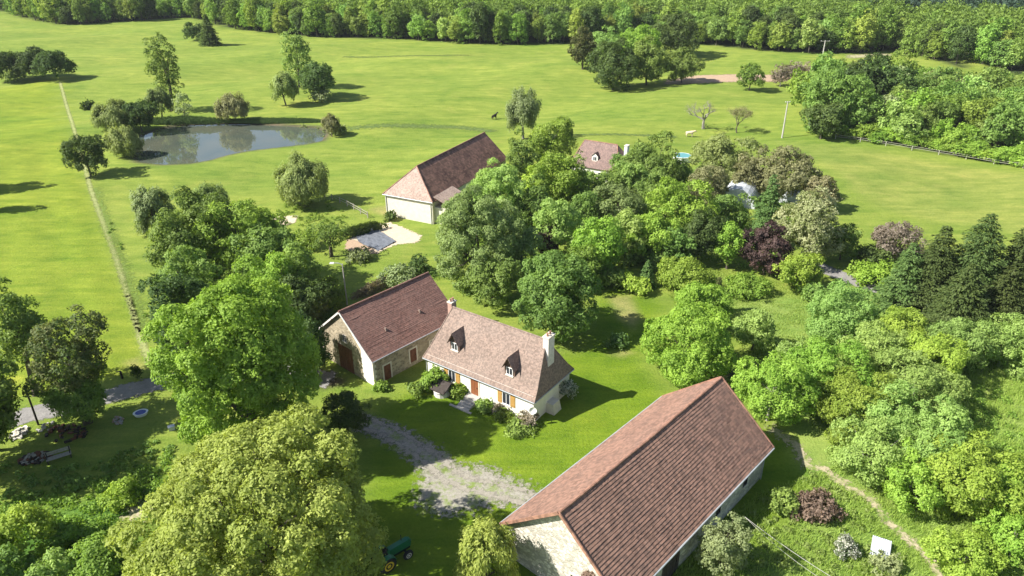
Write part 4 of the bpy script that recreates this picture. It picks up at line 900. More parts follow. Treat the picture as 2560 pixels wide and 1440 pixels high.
# long barn, close by
L, W, he, hr = 12.18, 6.07, 3.61, 8.69
lb = building('long_barn', 'long stone barn with a big red tiled gable roof close by', 'barn', 11.71, 49.93, .82)
wl = MB(); gable_walls(wl, L - .45, W - .45, he, hr); wl.build('wall', PALEWALL, lb)
rf = MB(); gable_roof(rf, L, W, he, hr, 28, .05, 24, .11); roof = rf.build('roof', ROOF_BARN, lb)
rg = MB(); nk = 54
for i in range(nk):
    a = -L + 2 * L * i / nk; zz = lambda q: hr - .11 * math.sin(math.pi * (q + L) / 2 / L) - .0275 * math.sin(math.pi * 5 * (q + L) / 2 / L); rg.tube([(a, 0, zz(a)), (a + 2 * L / nk + .03, 0, zz(a + 2 * L / nk))], [.15, .125], 8)
rg.build('ridge', RIDGE, roof)
for s in (-1, 1):
    for x in (-L - .03, L + .03): vg = MB(); vg.bar((x, s * W, he - .03), (x, s * .05, hr - .03), .1, .26); vg.build('verge_board', RIDGE, roof)
gt = MB(); gt.tube([(-L, -W - .09, he - .08), (L, -W - .09, he - .08)], .08, 8); gt.build('gutter', ZINC, lb)
gt = MB(); gt.tube([(-L, W + .09, he - .08), (L, W + .09, he - .08)], .08, 8); gt.build('gutter', ZINC, lb)
dp = MB(); dp.tube([(L - .7, -W - .09, he - .1), (L - .7, -W + .36, he - .5), (L - .7, -W + .36, 0)], .05, 8); dp.build('downpipe', ZINC, lb)
for x in (-4.6, -8.2): door_part(lb, x, -W + .45, 0, 2.6, 2.7, DARKWOOD, surround=None)
for x, z in ((8.0, 1.9), (3.0, 1.9)):
    window_part(lb, x, -W + .45, z, .7, .8, framem=DARKWOOD)
door_part(lb, -L + .45, -2.2, 0, 2.4, 2.8, DARKWOOD, axis='x', s=-1)
for s in (-1, 1): eb = MB(); eb.bar((-L + .25, s * (W - .2), he - .22), (-L + .25, s * .1, hr - .30), .22, .16); eb.build('rafter', WOODGREY, lb)

# stone barn beside the farmhouse
L, W, he, hr = 6.94, 5.41, 3.54, 8.05
sb = building('stone_barn', 'stone barn with plain red-brown roof and large brown gable door', 'barn', -15.21, 78.77, .84)
wl = MB(); gable_walls(wl, L - .3, W - .35, he, hr); wl.build('wall', RUBBLE, sb)
rf = MB(); gable_roof(rf, L, W, he, hr, 34, .016, 10, .07); roof = rf.build('roof', ROOF_STONE, sb)
rg = MB(); rg.tube([(-L, 0, hr + .02), (L, 0, hr + .02)], .13, 8); rg.build('ridge', ROOF_STONE, roof)
for px, py in ((963, 822), (1048, 777)):
    p = on_plane(sb, px, py, (0, -W, he), (0, -(hr - he), W)); v = MB(); v.box((p[0] - .13, p[1] - .26, p[2] - .2), (p[0] + .13, p[1] + .1, p[2] + .14), 0, (p[0] - .08, p[0] + .08, p[1] - .16, p[1] + .1)); v.build('roof_vent', ROOF_HOUSE, sb)
for s in (-1, 1): bb = MB(); bb.bar((-L - .02, s * W, he - .1), (-L - .02, s * .04, hr - .1), .07, .2); bb.build('verge_board', CHIMSTONE, roof)
qn = MB()
for y in (-W + .35, W - .35): quoins(qn, -L + .3, y, 3.5)
quoins(qn, L - .3, -W + .35, 3.4); qn.build('corner_stones', DRESSED, sb)
rd = MB(); k = (hr - he) / W   # pale render band up the gable edge
for s, z0, z1 in ((-1, 0, 0),):
    rd.add([(-L + .27, -W + .4, 0), (-L + .27, -3.1, 0), (-L + .27, -3.1, 4.2), (-L + .27, -.2, 7.2), (-L + .27, -.05, hr - .35), (-L + .27, -W + .4, he - .1)], [(5, 4, 3, 2, 1, 0)])
rd.build('pale_render', WHITEWALL, sb)
p = on_plane(sb, 868, 905, (-L + .3, 0, 0), (-1, 0, 0)); door_part(sb, -L + .3, p[1] + .1, 0, 2.7, 3.3, WOODRED, axis='x', s=-1, surround=None, name='barn_door')
p = on_plane(sb, 862, 845, (-L + .3, 0, 0), (-1, 0, 0)); window_part(sb, -L + .3, p[1], p[2], .7, .9, axis='x', s=-1, framem=WOODGREY)
p = on_plane(sb, 969, 934, (0, -W + .35, 0), (0, -1, 0)); door_part(sb, p[0], -W + .35, 0, 1.0, 2.0, WOODRED)
p = on_plane(sb, 1033, 888, (0, -W + .35, 0), (0, -1, 0)); door_part(sb, p[0], -W + .35, .55, 1.0, 1.75, WOODRED, name='hatch')
p = on_plane(sb, 1083, 848, (0, -W + .35, 0), (0, -1, 0)); door_part(sb, p[0], -W + .35, .0, 1.1, 2.1, WOODGREY)
gt = MB(); gt.tube([(-L, -W - .06, he - .06), (L, -W - .06, he - .06)], .06, 7); gt.build('gutter', ZINC, sb)
ro = MB(); ro.bar((-L - .1, W * .3, hr - W * .3 * k - .1), (-L + .5, W * .3, hr - W * .3 * k - .1), .14, .14); ro.build('purlin', WOODGREY, sb)

# farmhouse
L, W, he, hr, hl, hh = 7.75, 3.96, 3.0, 8.33, 1.54, 1.2
fh = building('farmhouse', 'white farmhouse with steep brown hipped roof and ochre shutters', 'house', -1.73, 70.56, -.62)
wl = MB(); wl.box((-L + .35, -W + .35, -.5), (L - .35, W - .35, he + .42)); wl.build('wall', WHITEWALL, fh)
rf = MB(); fy, fz = 1.0, 1.12
def ring(t): return None
e0 = [(-L, -W, he), (L, -W, he), (L, W, he), (-L, W, he)]
q = .23
e1 = [(-L + hl * q, -W + fy, he + fz), (L - hh * q, -W + fy, he + fz), (L - hh * q, W - fy, he + fz), (-L + hl * q, W - fy, he + fz)]
r0, r1 = (-L + hl, 0, hr), (L - hh, 0, hr)
for a, b in ((0, 1), (1, 2), (2, 3), (3, 0)): courses(rf, e0[a], e0[b], e1[a], e1[b], 7, .014)
courses(rf, e1[0], e1[1], r0, r1, 28, .014); courses(rf, e1[2], e1[3], r1, r0, 28, .014)
courses(rf, e1[1], e1[2], r1, r1, 28, .014); courses(rf, e1[3], e1[0], r0, r0, 28, .014)
rf.add([(x, y, z - .09) for x, y, z in e0], [(0, 1, 2, 3)])
roof = rf.build('roof', ROOF_HOUSE, fh)
hp = MB()
for a, b, c in ((e0[1], e1[1], r1), (e0[2], e1[2], r1), (e0[0], e1[0], r0), (e0[3], e1[3], r0)): hp.tube([a, b, c], .075, 6)
hp.tube([r0, r1], .10, 7); hp.build('ridge', ROOF_HOUSE, roof)
gt = MB()
for s in (-1, 1): gt = MB(); gt.tube([(-L, s * (W + .05), he - .06), (L, s * (W + .05), he - .06)], .06, 7); gt.build('gutter', ZINC, fh)
gt = MB(); gt.tube([(L + .05, -W, he - .06), (L + .05, W, he - .06)], .06, 7); gt.build('gutter', ZINC, fh)
dp = MB(); dp.tube([(-L + .1, -W - .05, he - .08), (-L + .28, -W + .29, he - .6), (-L + .28, -W + .29, 0)], .045, 7); dp.build('downpipe', ZINC, fh)
def chimney(x0, x1, y0, y1, z0, z1, mat, capm):
    c = MB(); c.box((x0, y0, z0), (x1, y1, z1)); ch = c.build('chimney', mat, roof)
    k = MB(); k.box((x0 - .07, y0 - .07, z1), (x1 + .07, y1 + .07, z1 + .12)); k.build('cap', capm, ch)
    for t in (.28, .72): k = MB(); k.lathe([(0, .13), (.3, .11), (.32, .14), (.36, .14)], (x0 + (x1 - x0) * .5, y0 + (y1 - y0) * t, z1 + .12), (0, 0, 1), 10); k.build('chimney_pot', RIDGE, ch)
chimney(L - hh - .05, L - .55, -.58, .58, 4.6, 8.85, CHIMSTONE, DRESSED)
chimney(-L + .6, -L + 1.2, .15, 1.0, 5.0, 8.55, PINKBRICK, DRESSED)
k2 = (hr - he - fz) / (W - fy)
for px, py in ((1139, 872), (1276, 934)):
    p = on_plane(fh, px, py, (0, -W + fy, he + fz), (0, -(hr - he - fz), W - fy)); x, zf = p[0], p[2] - .05
    yf = p[1] - .12; d = MB(); wd = .66; top = zf + 1.0; apex = zf + 2.3
    yb = -W + fy + (top - he - fz) / k2; ya = -W + fy + (apex - he - fz) / k2
    d.add([(x - wd, yf, zf - .5), (x + wd, yf, zf - .5), (x + wd, yf, top), (x, yf, apex - .04), (x - wd, yf, top), (x - wd, yb, top), (x + wd, yb, top), (x - wd, yf + .3, zf - .5), (x + wd, yf + .3, zf - .5)],
          [(0, 1, 2, 3, 4), (1, 8, 6, 2), (7, 0, 4, 5)])
    dm = d.build('dormer', DORMERW, roof)
    dr = MB(); ov = .42
    for s in (-1, 1):
        A0 = (x + s * (wd + .16), yf - ov, top - .22); A1 = (x + s * (wd + .16), yb + .1, top - .22); B0_ = (x, yf - ov, apex + .02); B1_ = (x, ya + .1, apex + .02)
        if s > 0: courses(dr, A0, A1, B0_, B1_, 5, .014)
        else: courses(dr, A1, A0, B1_, B0_, 5, .014)
    dr.add([(x - wd - .16, yf - ov, top - .27), (x + wd + .16, yf - ov, top - .27), (x, yf - ov, apex - .05), (x - wd - .16, yb, top - .27), (x + wd + .16, yb, top - .27), (x, ya, apex - .05)], [(0, 2, 5, 3), (2, 1, 4, 5)])
    dr.build('dormer_roof', ROOF_HOUSE, dm)
    window_part(dm, x, yf, zf + .42, .85, .95)
for px, py in ((1130, 930), (1266, 992)):
    p = on_plane(fh, px, py, (0, -W + .35, 0), (0, -1, 0)); window_part(fh, p[0], -W + .35, 1.75, 1.05, 1.5, WOODOCHRE)
p = on_plane(fh, 1187, 966, (0, -W + .35, 0), (0, -1, 0)); xd = p[0]; door_part(fh, xd, -W + .35, .55, 1.05, 2.1, ORANGEWOOD)
dish = MB(); dish.lathe([(0, .02), (.03, .18), (.1, .34), (.13, .40), (.11, .40), (.02, .2)], (L - .25, -W + .1, 1.9), (.5, -.8, .2), 16); dish.tube([(L - .35, -W + .36, 1.8), (L - .25, -W + .12, 1.9)], .03, 6); dish.build('satellite_dish', WHITE, fh)
lr = MB(); lr.box((L - .35, -1.2, 0), (L + .75, .3, 1.2), 0, (L - .35, L + .5, -1.1, .2)); lr.build('bread_oven', DRESSED, fh)
# steps to the front door
st = empty('garden_steps', (0, 0, 0), 0, 'pale stone steps leading up to the farmhouse door', 'steps')
st.location = (fh.location.x, fh.location.y, 0); st.rotation_euler.z = fh.rotation_euler.z
landing = MB(); landing.box((xd - .8, -W - .55, -.2), (xd + .8, -W + .34, .53)); landing.build('landing', CONCRETE, st)
for i in range(4):
    s_ = MB(); s_.box((xd - .85, -W - .55 - (i + 1) * .36, -.2), (xd + .85, -W - .55 - i * .36 - .004, .53 - (i + 1) * .115)); s_.build('step', CONCRETE, st)
kb = MB(); kb.box((xd - 1.6, -W - 2.3, -.1), (xd + 1.4, -W - 2.05, .12)); kb.build('kerb_stone', CONCRETE, st)
# well with lid by the house
P = G(1105, 985); we = empty('garden_well', tuple(P), -.62, 'low stone well under a dark sloping lid before the farmhouse', 'well')
q = MB(); q.lathe([(0, .95), (.7, .92), (.72, 1.0), (.8, 1.0)], (0, 0, -.1), (0, 0, 1), 14); q.build('well_ring', CHIMSTONE, we)
q = MB(); q.bar((-.9, 0, .6), (-.9, 0, 1.5), .12, .12); q.bar((.9, 0, .6), (.9, 0, 1.5), .12, .12); q.build('post', WOODGREY, we)
q = MB(); q.add([(-1.2, -1.0, .95), (1.2, -1.0, .95), (1.2, .25, 1.75), (-1.2, .25, 1.75), (1.2, 1.0, 1.25), (-1.2, 1.0, 1.25)] + [(-1.2, -1.0, .88), (1.2, -1.0, .88), (1.2, .25, 1.68), (-1.2, .25, 1.68), (1.2, 1.0, 1.18), (-1.2, 1.0, 1.18)],
      [(0, 1, 2, 3), (3, 2, 4, 5), (9, 8, 7, 6), (11, 10, 8, 9), (0, 6, 7, 1), (5, 4, 10, 11), (0, 3, 9, 6), (3, 5, 11, 9), (1, 7, 8, 2), (2, 8, 10, 4)]); q.build('lid', DARKWOOD, we)

# far barn
L, W, he, hr, hl = 14.58, 5.25, 4.22, 9.03, 3.63
fb = building('far_barn', 'far barn with mottled dark tiles and a pale hipped end', 'barn', -11.92, 135.58, 1.11)
wl = MB(); wl.add([(-L + .3, -W + .3, -.5), (L - .3, -W + .3, -.5), (L - .3, W - .3, -.5), (-L + .3, W - .3, -.5), (-L + .3, -W + .3, he + .1), (L - .3, -W + .3, he + .1), (L - .3, W - .3, he + .1), (-L + .3, W - .3, he + .1), (L - .3, 0, hr - .2)],
                  [(0, 1, 5, 4), (2, 3, 7, 6), (3, 0, 4, 7), (1, 2, 6, 8, 5)]); wl.build('wall', CREAMWALL, fb)
rf = MB(); r0, r1 = (-L + hl, 0, hr), (L, 0, hr)
courses(rf, (-L, -W, he), (L, -W, he), r0, r1, 24, .03); courses(rf, (L, W, he), (-L, W, he), r1, r0, 24, .03)
rf.add([(-L, -W, he - .1), (L, -W, he - .1), (L, W, he - .1), (-L, W, he - .1)], [(0, 1, 2, 3)]); roof = rf.build('roof', ROOF_FAR, fb)
rf = MB(); courses(rf, (-L, W, he), (-L, -W, he), r0, r0, 20, .012); rf.build('hip', ROOF_FARHIP, roof)
rg = MB(); rg.tube([r0, r1], .14, 6); rg.tube([(-L, -W, he + .02), r0], .1, 6); rg.tube([(-L, W, he + .02), r0], .1, 6); rg.build('ridge', ROOF_FAR, roof)
an = MB(); an.box((-L + 1.0, -W - 4.2, -.5), (-L + 7.0, -W + .25, 3.0)); an.build('annexe_wall', CREAMWALL, fb)
rf = MB(); courses(rf, (-L + .7, -W - 4.5, 3.0), (-L + 7.3, -W - 4.5, 3.0), (-L + .7, -W + .28, 5.0), (-L + 7.3, -W + .28, 5.0), 12, .014)
rf.add([(-L + .7, -W - 4.5, 2.93), (-L + 7.3, -W - 4.5, 2.93), (-L + 7.3, -W + .28, 4.93), (-L + .7, -W + .28, 4.93)], [(3, 2, 1, 0), (0, 1, 2, 3)]); rf.build('annexe_roof', ROOF_FARHIP, fb)
gt = MB(); gt.tube([(-L - .06, W, he - .07), (-L - .06, -W, he - .07)], .07, 6); gt.build('gutter', ZINC, fb)
dp = MB(); dp.tube([(-L + .22, W - .5, he - .1), (-L + .22, W - .5, 0)], .06, 6); dp.build('downpipe', ZINC, fb)
dp = MB(); dp.tube([(-L + .22, -W + .6, he - .1), (-L + .22, -W + .6, 0)], .06, 6); dp.build('downpipe', ZINC, fb)
P = G(1068, 549); q = empty('water_tank', tuple(P), 1.1, 'small pale water tank at the far barn wall foot', 'tank')
a = MB(); a.lathe([(0, .42), (1.0, .45), (1.15, .38), (1.2, .1)], (0, 0, 0), (0, 0, 1), 14); tk = a.build('tank', METALWHITE, q); a = MB(); a.lathe([(0, .12), (.08, .12)], (0, 0, 1.2), (0, 0, 1), 8); a.build('lid', BLUE, q)

# cottage behind the garden
ct = building('cottage', 'white cottage with brown hipped roof half hidden by trees', 'house', 18.6, 146.5, -.55)
L, W, he, hr = 5.5, 4.0, 3.0, 7.4
wl = MB(); wl.box((-L + .3, -W + .3, -.5), (L - .3, W - .3, he + .3)); wl.build('wall', WHITEWALL, ct)
rf = MB(); e = [(-L, -W, he), (L, -W, he), (L, W, he), (-L, W, he)]; r0, r1 = (-L + 1.5, 0, hr), (L - 2.2, 0, hr)
courses(rf, e[0], e[1], r0, r1, 22, .016); courses(rf, e[2], e[3], r1, r0, 22, .016); courses(rf, e[1], e[2], r1, r1, 22, .016); courses(rf, e[3], e[0], r0, r0, 22, .016)
rf.add([(x, y, z - .09) for x, y, z in e], [(0, 1, 2, 3)]); roof = rf.build('roof', ROOF_COT, ct)
q = MB(); q.tube([e[1], r1], .09, 6); q.tube([e[0], r0], .09, 6); q.tube([r0, r1], .1, 6); q.build('ridge', RIDGE, roof)
q = MB(); q.box((L - .75, .1, 2.5), (L - .1, 1.2, 7.3)); ch = q.build('chimney', WHITE, ct); q = MB(); q.box((L - .82, .03, 7.3), (L - .03, 1.27, 7.42)); q.build('cap', DRESSED, ch)
p = on_plane(ct, 1488, 398, (0, -W, he), (0, -(hr - he), W)); x, yf, zf = p[0], p[1] - .2, p[2] - .2
d = MB(); d.add([(x - .65, yf, zf - .5), (x + .65, yf, zf - .5), (x + .65, yf, zf + .9), (x, yf, zf + 1.5), (x - .65, yf, zf + .9), (x - .65, yf + 1.4, zf + .9), (x + .65, yf + 1.4, zf + .9), (x, yf + 1.9, zf + 1.5)],
              [(0, 1, 2, 3, 4), (1, 6, 2), (0, 4, 5)]); dm = d.build('dormer', WHITEWALL, roof)
d = MB(); d.add([(x - .8, yf - .15, zf + .82), (x, yf - .15, zf + 1.56), (x + .8, yf - .15, zf + .82), (x - .8, yf + 1.4, zf + .82), (x, yf + 2.0, zf + 1.56), (x + .8, yf + 1.4, zf + .82)], [(0, 1, 4, 3), (1, 2, 5, 4), (3, 4, 1, 0), (4, 5, 2, 1)]); d.build('dormer_roof', ROOF_COT, dm)
window_part(dm, x, yf, zf + .35, .8, .9)
for xx in (-3.5, 1.5): window_part(ct, xx, -W + .3, 1.7, 1.0, 1.3)
# polytunnels and pool among the garden trees
def tunnel(label, px, py, ln, r, yaw):
    P = G(px, py, 1.0); e = empty('polytunnel', tuple(P), yaw, label, 'greenhouse'); k = 12; mb = MB(); n = 8
    for i in range(n):
        for j in range(k + 1):
            t = math.pi * j / k; rr = r * (1 + (.012 if i % 2 else -.006)); mb.v.append((-ln / 2 + ln * i / (n - 1), rr * math.cos(t), rr * 1.05 * math.sin(t)))
    for i in range(n - 1):
        for j in range(k): a = i * (k + 1) + j; mb.f.append((a, a + 1, a + k + 2, a + k + 1)); mb.m.append(0)
    for i in (0, n - 1): mb.f.append(tuple(i * (k + 1) + j for j in range(k + 1))); mb.m.append(0)
    mb.build('cover', TUNNEL, e, smooth=False)
    for i in range(n):
        h = MB(); xx = -ln / 2 + ln * i / (n - 1); h.tube([(xx, (r + .04) * math.cos(math.pi * j / k), (r + .04) * 1.05 * math.sin(math.pi * j / k)) for j in range(k + 1)], .03, 5); h.build('hoop', ZINC, e)
tunnel('white polytunnel between the garden trees and the meadow', 1850, 490, 7.0, 3.3, 1.15)
tunnel('small pale polytunnel behind the pointed spruce', 1978, 490, 4.0, 1.8, 1.0)
P = G(1704, 402); e = empty('swimming_pool', tuple(P), -.25, 'raised turquoise pool with pale rim among the garden trees', 'pool')
q = MB(); q.lathe([(0, 2.0), (1.15, 2.0), (1.2, 2.12), (1.26, 2.12), (1.26, 1.9)], (0, 0, 0), (0, 0, 1), 24); q.build('rim', WHITE, e)
q = MB(); q.lathe([(1.1, 1.88), (1.27, 1.88)], (0, 0, 0), (0, 0, 1), 24); q.build('water', TURQ, e)

# ---------------------------------------------------------------- things in the yard and fields
# tractor
A = G(972, 1428); Bp = G(1022, 1398); d = Bp - A; yaw = math.atan2(d[1], d[0]); wb = 2.3
c, s = math.cos(yaw), math.sin(yaw); side = .78
org = A[:2] + np.array([c, s]) * 0 + np.array([-s, c]) * side      # rear axle centre; wheel A is on the right
tr = empty('tractor', (org[0], org[1], float(T(*org))), yaw, 'green tractor with yellow wheel rims parked in the tree shade', 'tractor')
b = MB(); b.box((.55, -.3, .85), (2.55, .3, 1.5), 0, (.55, 2.45, -.24, .24)); b.box((2.55, -.22, .95), (2.63, .22, 1.4)); b.build('hood', GREENP, tr)
b = MB(); b.box((-.35, -.22, .55), (2.5, .22, .86)); b.box((1.9, -.62, .42), (2.05, .62, .56)); b.build('chassis', BLACK, tr)
b = MB(); b.box((-.05, -.28, 1.0), (.4, .28, 1.1)); b.box((-.12, -.28, 1.1), (-.02, .28, 1.55)); b.build('seat', BLACK, tr)
for sg in (-1, 1):
    f = MB(); n_ = 9
    for i in range(n_):
        t0 = R(20 + 130 * i / n_); t1 = R(20 + 130 * (i + 1) / n_); r = .82
        f.add([(r * math.cos(t0), sg * .52, .7 + r * math.sin(t0)), (r * math.cos(t1), sg * .52, .7 + r * math.sin(t1)), (r * math.cos(t1), sg * .98, .7 + r * math.sin(t1)), (r * math.cos(t0), sg * .98, .7 + r * math.sin(t0)),
               (r * .95 * math.cos(t0), sg * .52, .7 + r * .95 * math.sin(t0)), (r * .95 * math.cos(t1), sg * .52, .7 + r * .95 * math.sin(t1)), (r * .95 * math.cos(t1), sg * .98, .7 + r * .95 * math.sin(t1)), (r * .95 * math.cos(t0), sg * .98, .7 + r * .95 * math.sin(t0))],
              [(0, 1, 2, 3), (7, 6, 5, 4), (3, 2, 6, 7), (0, 4, 5, 1)])
    f.build('mudguard', GREENP, tr)
    for (x, R_, wd, z, y) in ((0, .72, .42, .70, .78), (2.0, .42, .26, .40, .68)):
        t = MB(); y0 = sg * y - wd / 2
        t.lathe([(0, R_ * .62), (0.02, R_ * .93), (wd * .2, R_), (wd * .8, R_), (wd - .02, R_ * .93), (wd, R_ * .62)], (x, y0, z), (0, 1, 0), 24)
        for i in range(18):
            a = 2 * math.pi * i / 18; t.box((x + R_ * math.cos(a) - .03, y0 + wd * .12, z + R_ * math.sin(a) - .03), (x + R_ * math.cos(a) + .03, y0 + wd * .88, z + R_ * math.sin(a) + .03))
        wh = empty('wheel', (0, 0, 0)); wh.parent = tr; t.build('tyre', RUBBER, wh)
        q = MB(); yy = sg * (y + wd / 2 + .004); q.lathe([(0, R_ * .60), (.03, R_ * .62), (.035, R_ * .5), (.01, R_ * .3), (.05, R_ * .16), (.08, R_ * .1)], (x, yy - sg * .03, z), (0, sg, 0), 20); q.build('rim', YELLOWP if R_ > .5 else DRESSED, wh)
    h = MB(); h.lathe([(0, .07), (.05, .08)], (2.6, sg * .14, 1.22), (1, 0, 0), 10); h.build('headlight', WHITE, tr)
q = MB(); q.tube([(.55, 0, 1.45), (.38, 0, 1.62)], .03, 6); n_ = 14
q.tube([(.38 + .06 * math.cos(2 * math.pi * i / n_), .2 * math.sin(2 * math.pi * i / n_), 1.62 + .17 * math.cos(2 * math.pi * i / n_)) for i in range(n_ + 1)], .02, 5, 0, False); q.build('steering_wheel', BLACK, tr)
q = MB(); q.tube([(-.3, -.5, .9), (-.3, -.5, 2.25), (-.3, .5, 2.25), (-.3, .5, .9)], .035, 6); q.build('roll_bar', BLACK, tr)
q = MB(); q.tube([(1.9, .12, 1.45), (1.9, .12, 2.1)], .035, 8); q.build('exhaust', BLACK, tr)

# bench, tub and clutter in the shade under the west trees
P = G(150, 1150); be = empty('garden_bench', tuple(P), math.atan2(*(G(185, 1143) - G(115, 1165))[[1, 0]]), 'weathered wooden bench standing in the deep tree shade', 'bench')
q = MB()
for y in (-.24, -.02, .2): q.box((-1.1, y, .42), (1.1, y + .18, .47))
q.build('seat', WOODGREY, be)
q = MB()
for z in (.62, .84): q.box((-1.1, .42, z), (1.1, .46, z + .17))
q.build('backrest', WOODGREY, be)
for x in (-1.0, 1.0):
    for y in (-.2, .44): q = MB(); q.box((x - .05, y - .04, 0), (x + .05, y + .04, .42 if y < 0 else 1.02)); q.build('leg', DARKWOOD, be)
    q = MB(); q.box((x - .05, -.24, .62), (x + .05, .42, .67)); q.build('armrest', DARKWOOD, be)
P = G(353, 1037); e = empty('paddling_tub', tuple(P), .4, 'oval white tub with a blue inside standing on the shaded grass', 'tub')
q = MB(); q.lathe([(0, .62), (.32, .72), (.36, .78), (.38, .74), (.33, .60)], (0, 0, 0), (0, 0, 1), 24); q.build('shell', WHITE, e)
q = MB(); q.lathe([(.3, .55), (.345, .56)], (0, 0, 0), (0, 0, 1), 24); q.build('bottom', BLUE, e)
for o_ in e.children: o_.scale = (1, .78, 1)
def rubble(name, label, cat, px, py, n_, r, mats, seed, smin=.12, smax=.34):
    gg = np.random.default_rng(seed); P = G(px, py); e = empty(name, tuple(P), gg.uniform(0, 3), label, cat)
    for mt, nm in mats:
        mb = MB()
        for i in range(n_):
            a = gg.uniform(0, 6.28); rr = r * math.sqrt(gg.uniform(0, 1)); x, y = rr * math.cos(a), rr * math.sin(a) * .6; sx, sy, sz = gg.uniform(smin, smax, 3); z = max(0, (1 - rr / r) * .45 * gg.uniform(.3, 1))
            t = gg.uniform(0, 3.1); mb.bar((x - sx * math.cos(t), y - sx * math.sin(t), z + sz * .4), (x + sx * math.cos(t), y + sx * math.sin(t), z + sz * .4 + gg.normal(0, .05)), sy, sz * .7)
        mb.build(nm, mt, e)
    return e
rubble('firewood_heap', 'heap of split firewood beside the shaded bench', 'firewood', 88, 1148, 26, 1.5, [(WOODGREY, 'pale_logs'), (WOODRED, 'brown_logs'), (DARKWOOD, 'dark_logs')], 3)
rubble('firewood_heap', 'loose dark log heap behind the shaded bench', 'firewood', 165, 1085, 26, 2.3, [(DARKWOOD, 'dark_logs'), (WOODRED, 'brown_logs')], 4)
rubble('brick_heap', 'small heap of old bricks and stones near the white tub', 'bricks', 296, 1052, 18, .85, [(PINKBRICK, 'bricks'), (CONCRETE, 'stones')], 5, .08, .2)
rubble('stone_heap', 'heap of pale field stones at the track bend', 'stones', 48, 1085, 22, 1.2, [(DRESSED, 'stones'), (CONCRETE, 'grey_stones')], 6, .12, .3)
rubble('stone_heap', 'few stones lying on the shaded grass beside the track', 'stones', 118, 1068, 14, 1.0, [(CONCRETE, 'stones')], 8, .1, .24)
P = G(430, 1074); q = MB(); q.box((-.3, -.22, 0), (.3, .22, .42)); q.box((-.33, -.25, .42), (.33, .25, .47)); tag(q.build('plastic_box', METALWHITE, None, tuple(P), .5), 'white lidded box at the foot of the big bright green tree', 'box')
P = G(68, 1062); q = MB(); q.tube([(0, 0, -.3), (.02, 0, 2.4), (0, .02, 4.9)], [.11, .10, .085], 8); tag(q.build('wooden_post', DARKWOOD, None, tuple(G(96, 1062))), 'tall dark wooden post beside the asphalt track', 'post')
bush('shrub', 'black-green conical shrub where the field path meets the track', 'shrub', 340, 930, 20, 1.9, 'dark', leaf=.2)
P = G(306, 946); q = MB(); q.tube([(0, 0, -.2), (0, 0, 1.0)], [.14, .12], 8); q.bar((-.5, 0, .9), (.05, 0, 1.0), .1, .1); tag(q.build('gate_post', BLACK, None, tuple(P)), 'short black gate post beside the asphalt track', 'post')
# pale corrugated sheet in the long grass
P = G(2202, 1372, .4); mb = MB(); nn = 26
for i in range(nn + 1):
    x = -.75 + 1.5 * i / nn; z = .035 * math.sin(i * 2.1)
    mb.v += [(x, -.95, .32 + z), (x, .95, .75 + z), (x, -.95, .30 + z), (x, .95, .73 + z)]
for i in range(nn): a = i * 4; mb.f += [(a, a + 4, a + 5, a + 1), (a + 3, a + 7, a + 6, a + 2)]; mb.m += [0, 0]
e = empty('metal_sheet', tuple(P), -.5, 'pale metal sheet laid over a low box in the long grass', 'sheet'); mb.build('sheet', METALWHITE, e)
q = MB(); q.box((-.62, -.8, 0), (.62, .8, .3), 0, (-.62, .62, -.8, .8)); q.box((-.62, .6, .3), (.62, .8, .62)); q.build('box', WOODGREY, e)
# blue-grey tarpaulin on the vegetable plot
TP = Gp([(893, 590), (930, 570), (985, 605), (945, 626), (900, 606)]); TARP = plain('tarpaulin', (.15, .162, .185), .5, .35, 4.5, .5)
o = patch('tarpaulin', TP, TARP, .18, .15, .08, 0, None)
gg = np.random.default_rng(2)
from mathutils import noise as mnoise
for vv in o.data.vertices: vv.co.z += .10 + .16 * mnoise.noise(Vector((vv.co.x * .9, vv.co.y * 1.6, 3))) + .10 * mnoise.noise(Vector((vv.co.x * 2.7 + vv.co.y, vv.co.y * 2.2, 7))) + gg.normal(0, .008)
tag(o, 'rumpled blue-grey tarpaulin spread over the vegetable plot', 'tarpaulin')
# fences
def fence(name, label, pts, step, h, rails, mat, pw=.11, both=None):
    W = Gp(pts); e = empty(name, (W[0][0], W[0][1], 0), 0, label, 'fence'); seg = np.linalg.norm(np.diff(W, axis=0), axis=1); tot = seg.sum(); n_ = int(tot / step); cum = np.concatenate([[0], np.cumsum(seg)]); Q = []
    for i in range(n_ + 1):
        t = tot * i / n_; x = np.interp(t, cum, W[:, 0]) - W[0][0]; y = np.interp(t, cum, W[:, 1]) - W[0][1]; Q.append((x, y, float(T(x + W[0][0], y + W[0][1]))))
    for qx, qy, qz in Q: q = MB(); q.tube([(qx, qy, qz - .2), (qx, qy, qz + h)], [pw, pw * .9], 6); q.build('post', mat, e)
    for z in rails:
        q = MB()
        for a, b in zip(Q[:-1], Q[1:]): q.bar((a[0], a[1], a[2] + z * h), (b[0], b[1], b[2] + z * h), .05, .07)
        q.build('rail', mat, e)
    return e
fence('paddock_fence', 'pale post and rail fence along the edge of the wood', [(2088, 347), (2250, 371), (2400, 395), (2560, 421), (2700, 446)], 5.5, 1.1, (.55, .92), FENCEW)
fence('rail_fence', 'short grey rail fence beside the round meadow willow', [(812, 493), (862, 512), (920, 545)], 2.6, 1.15, (.5, .9), WOODGREY)
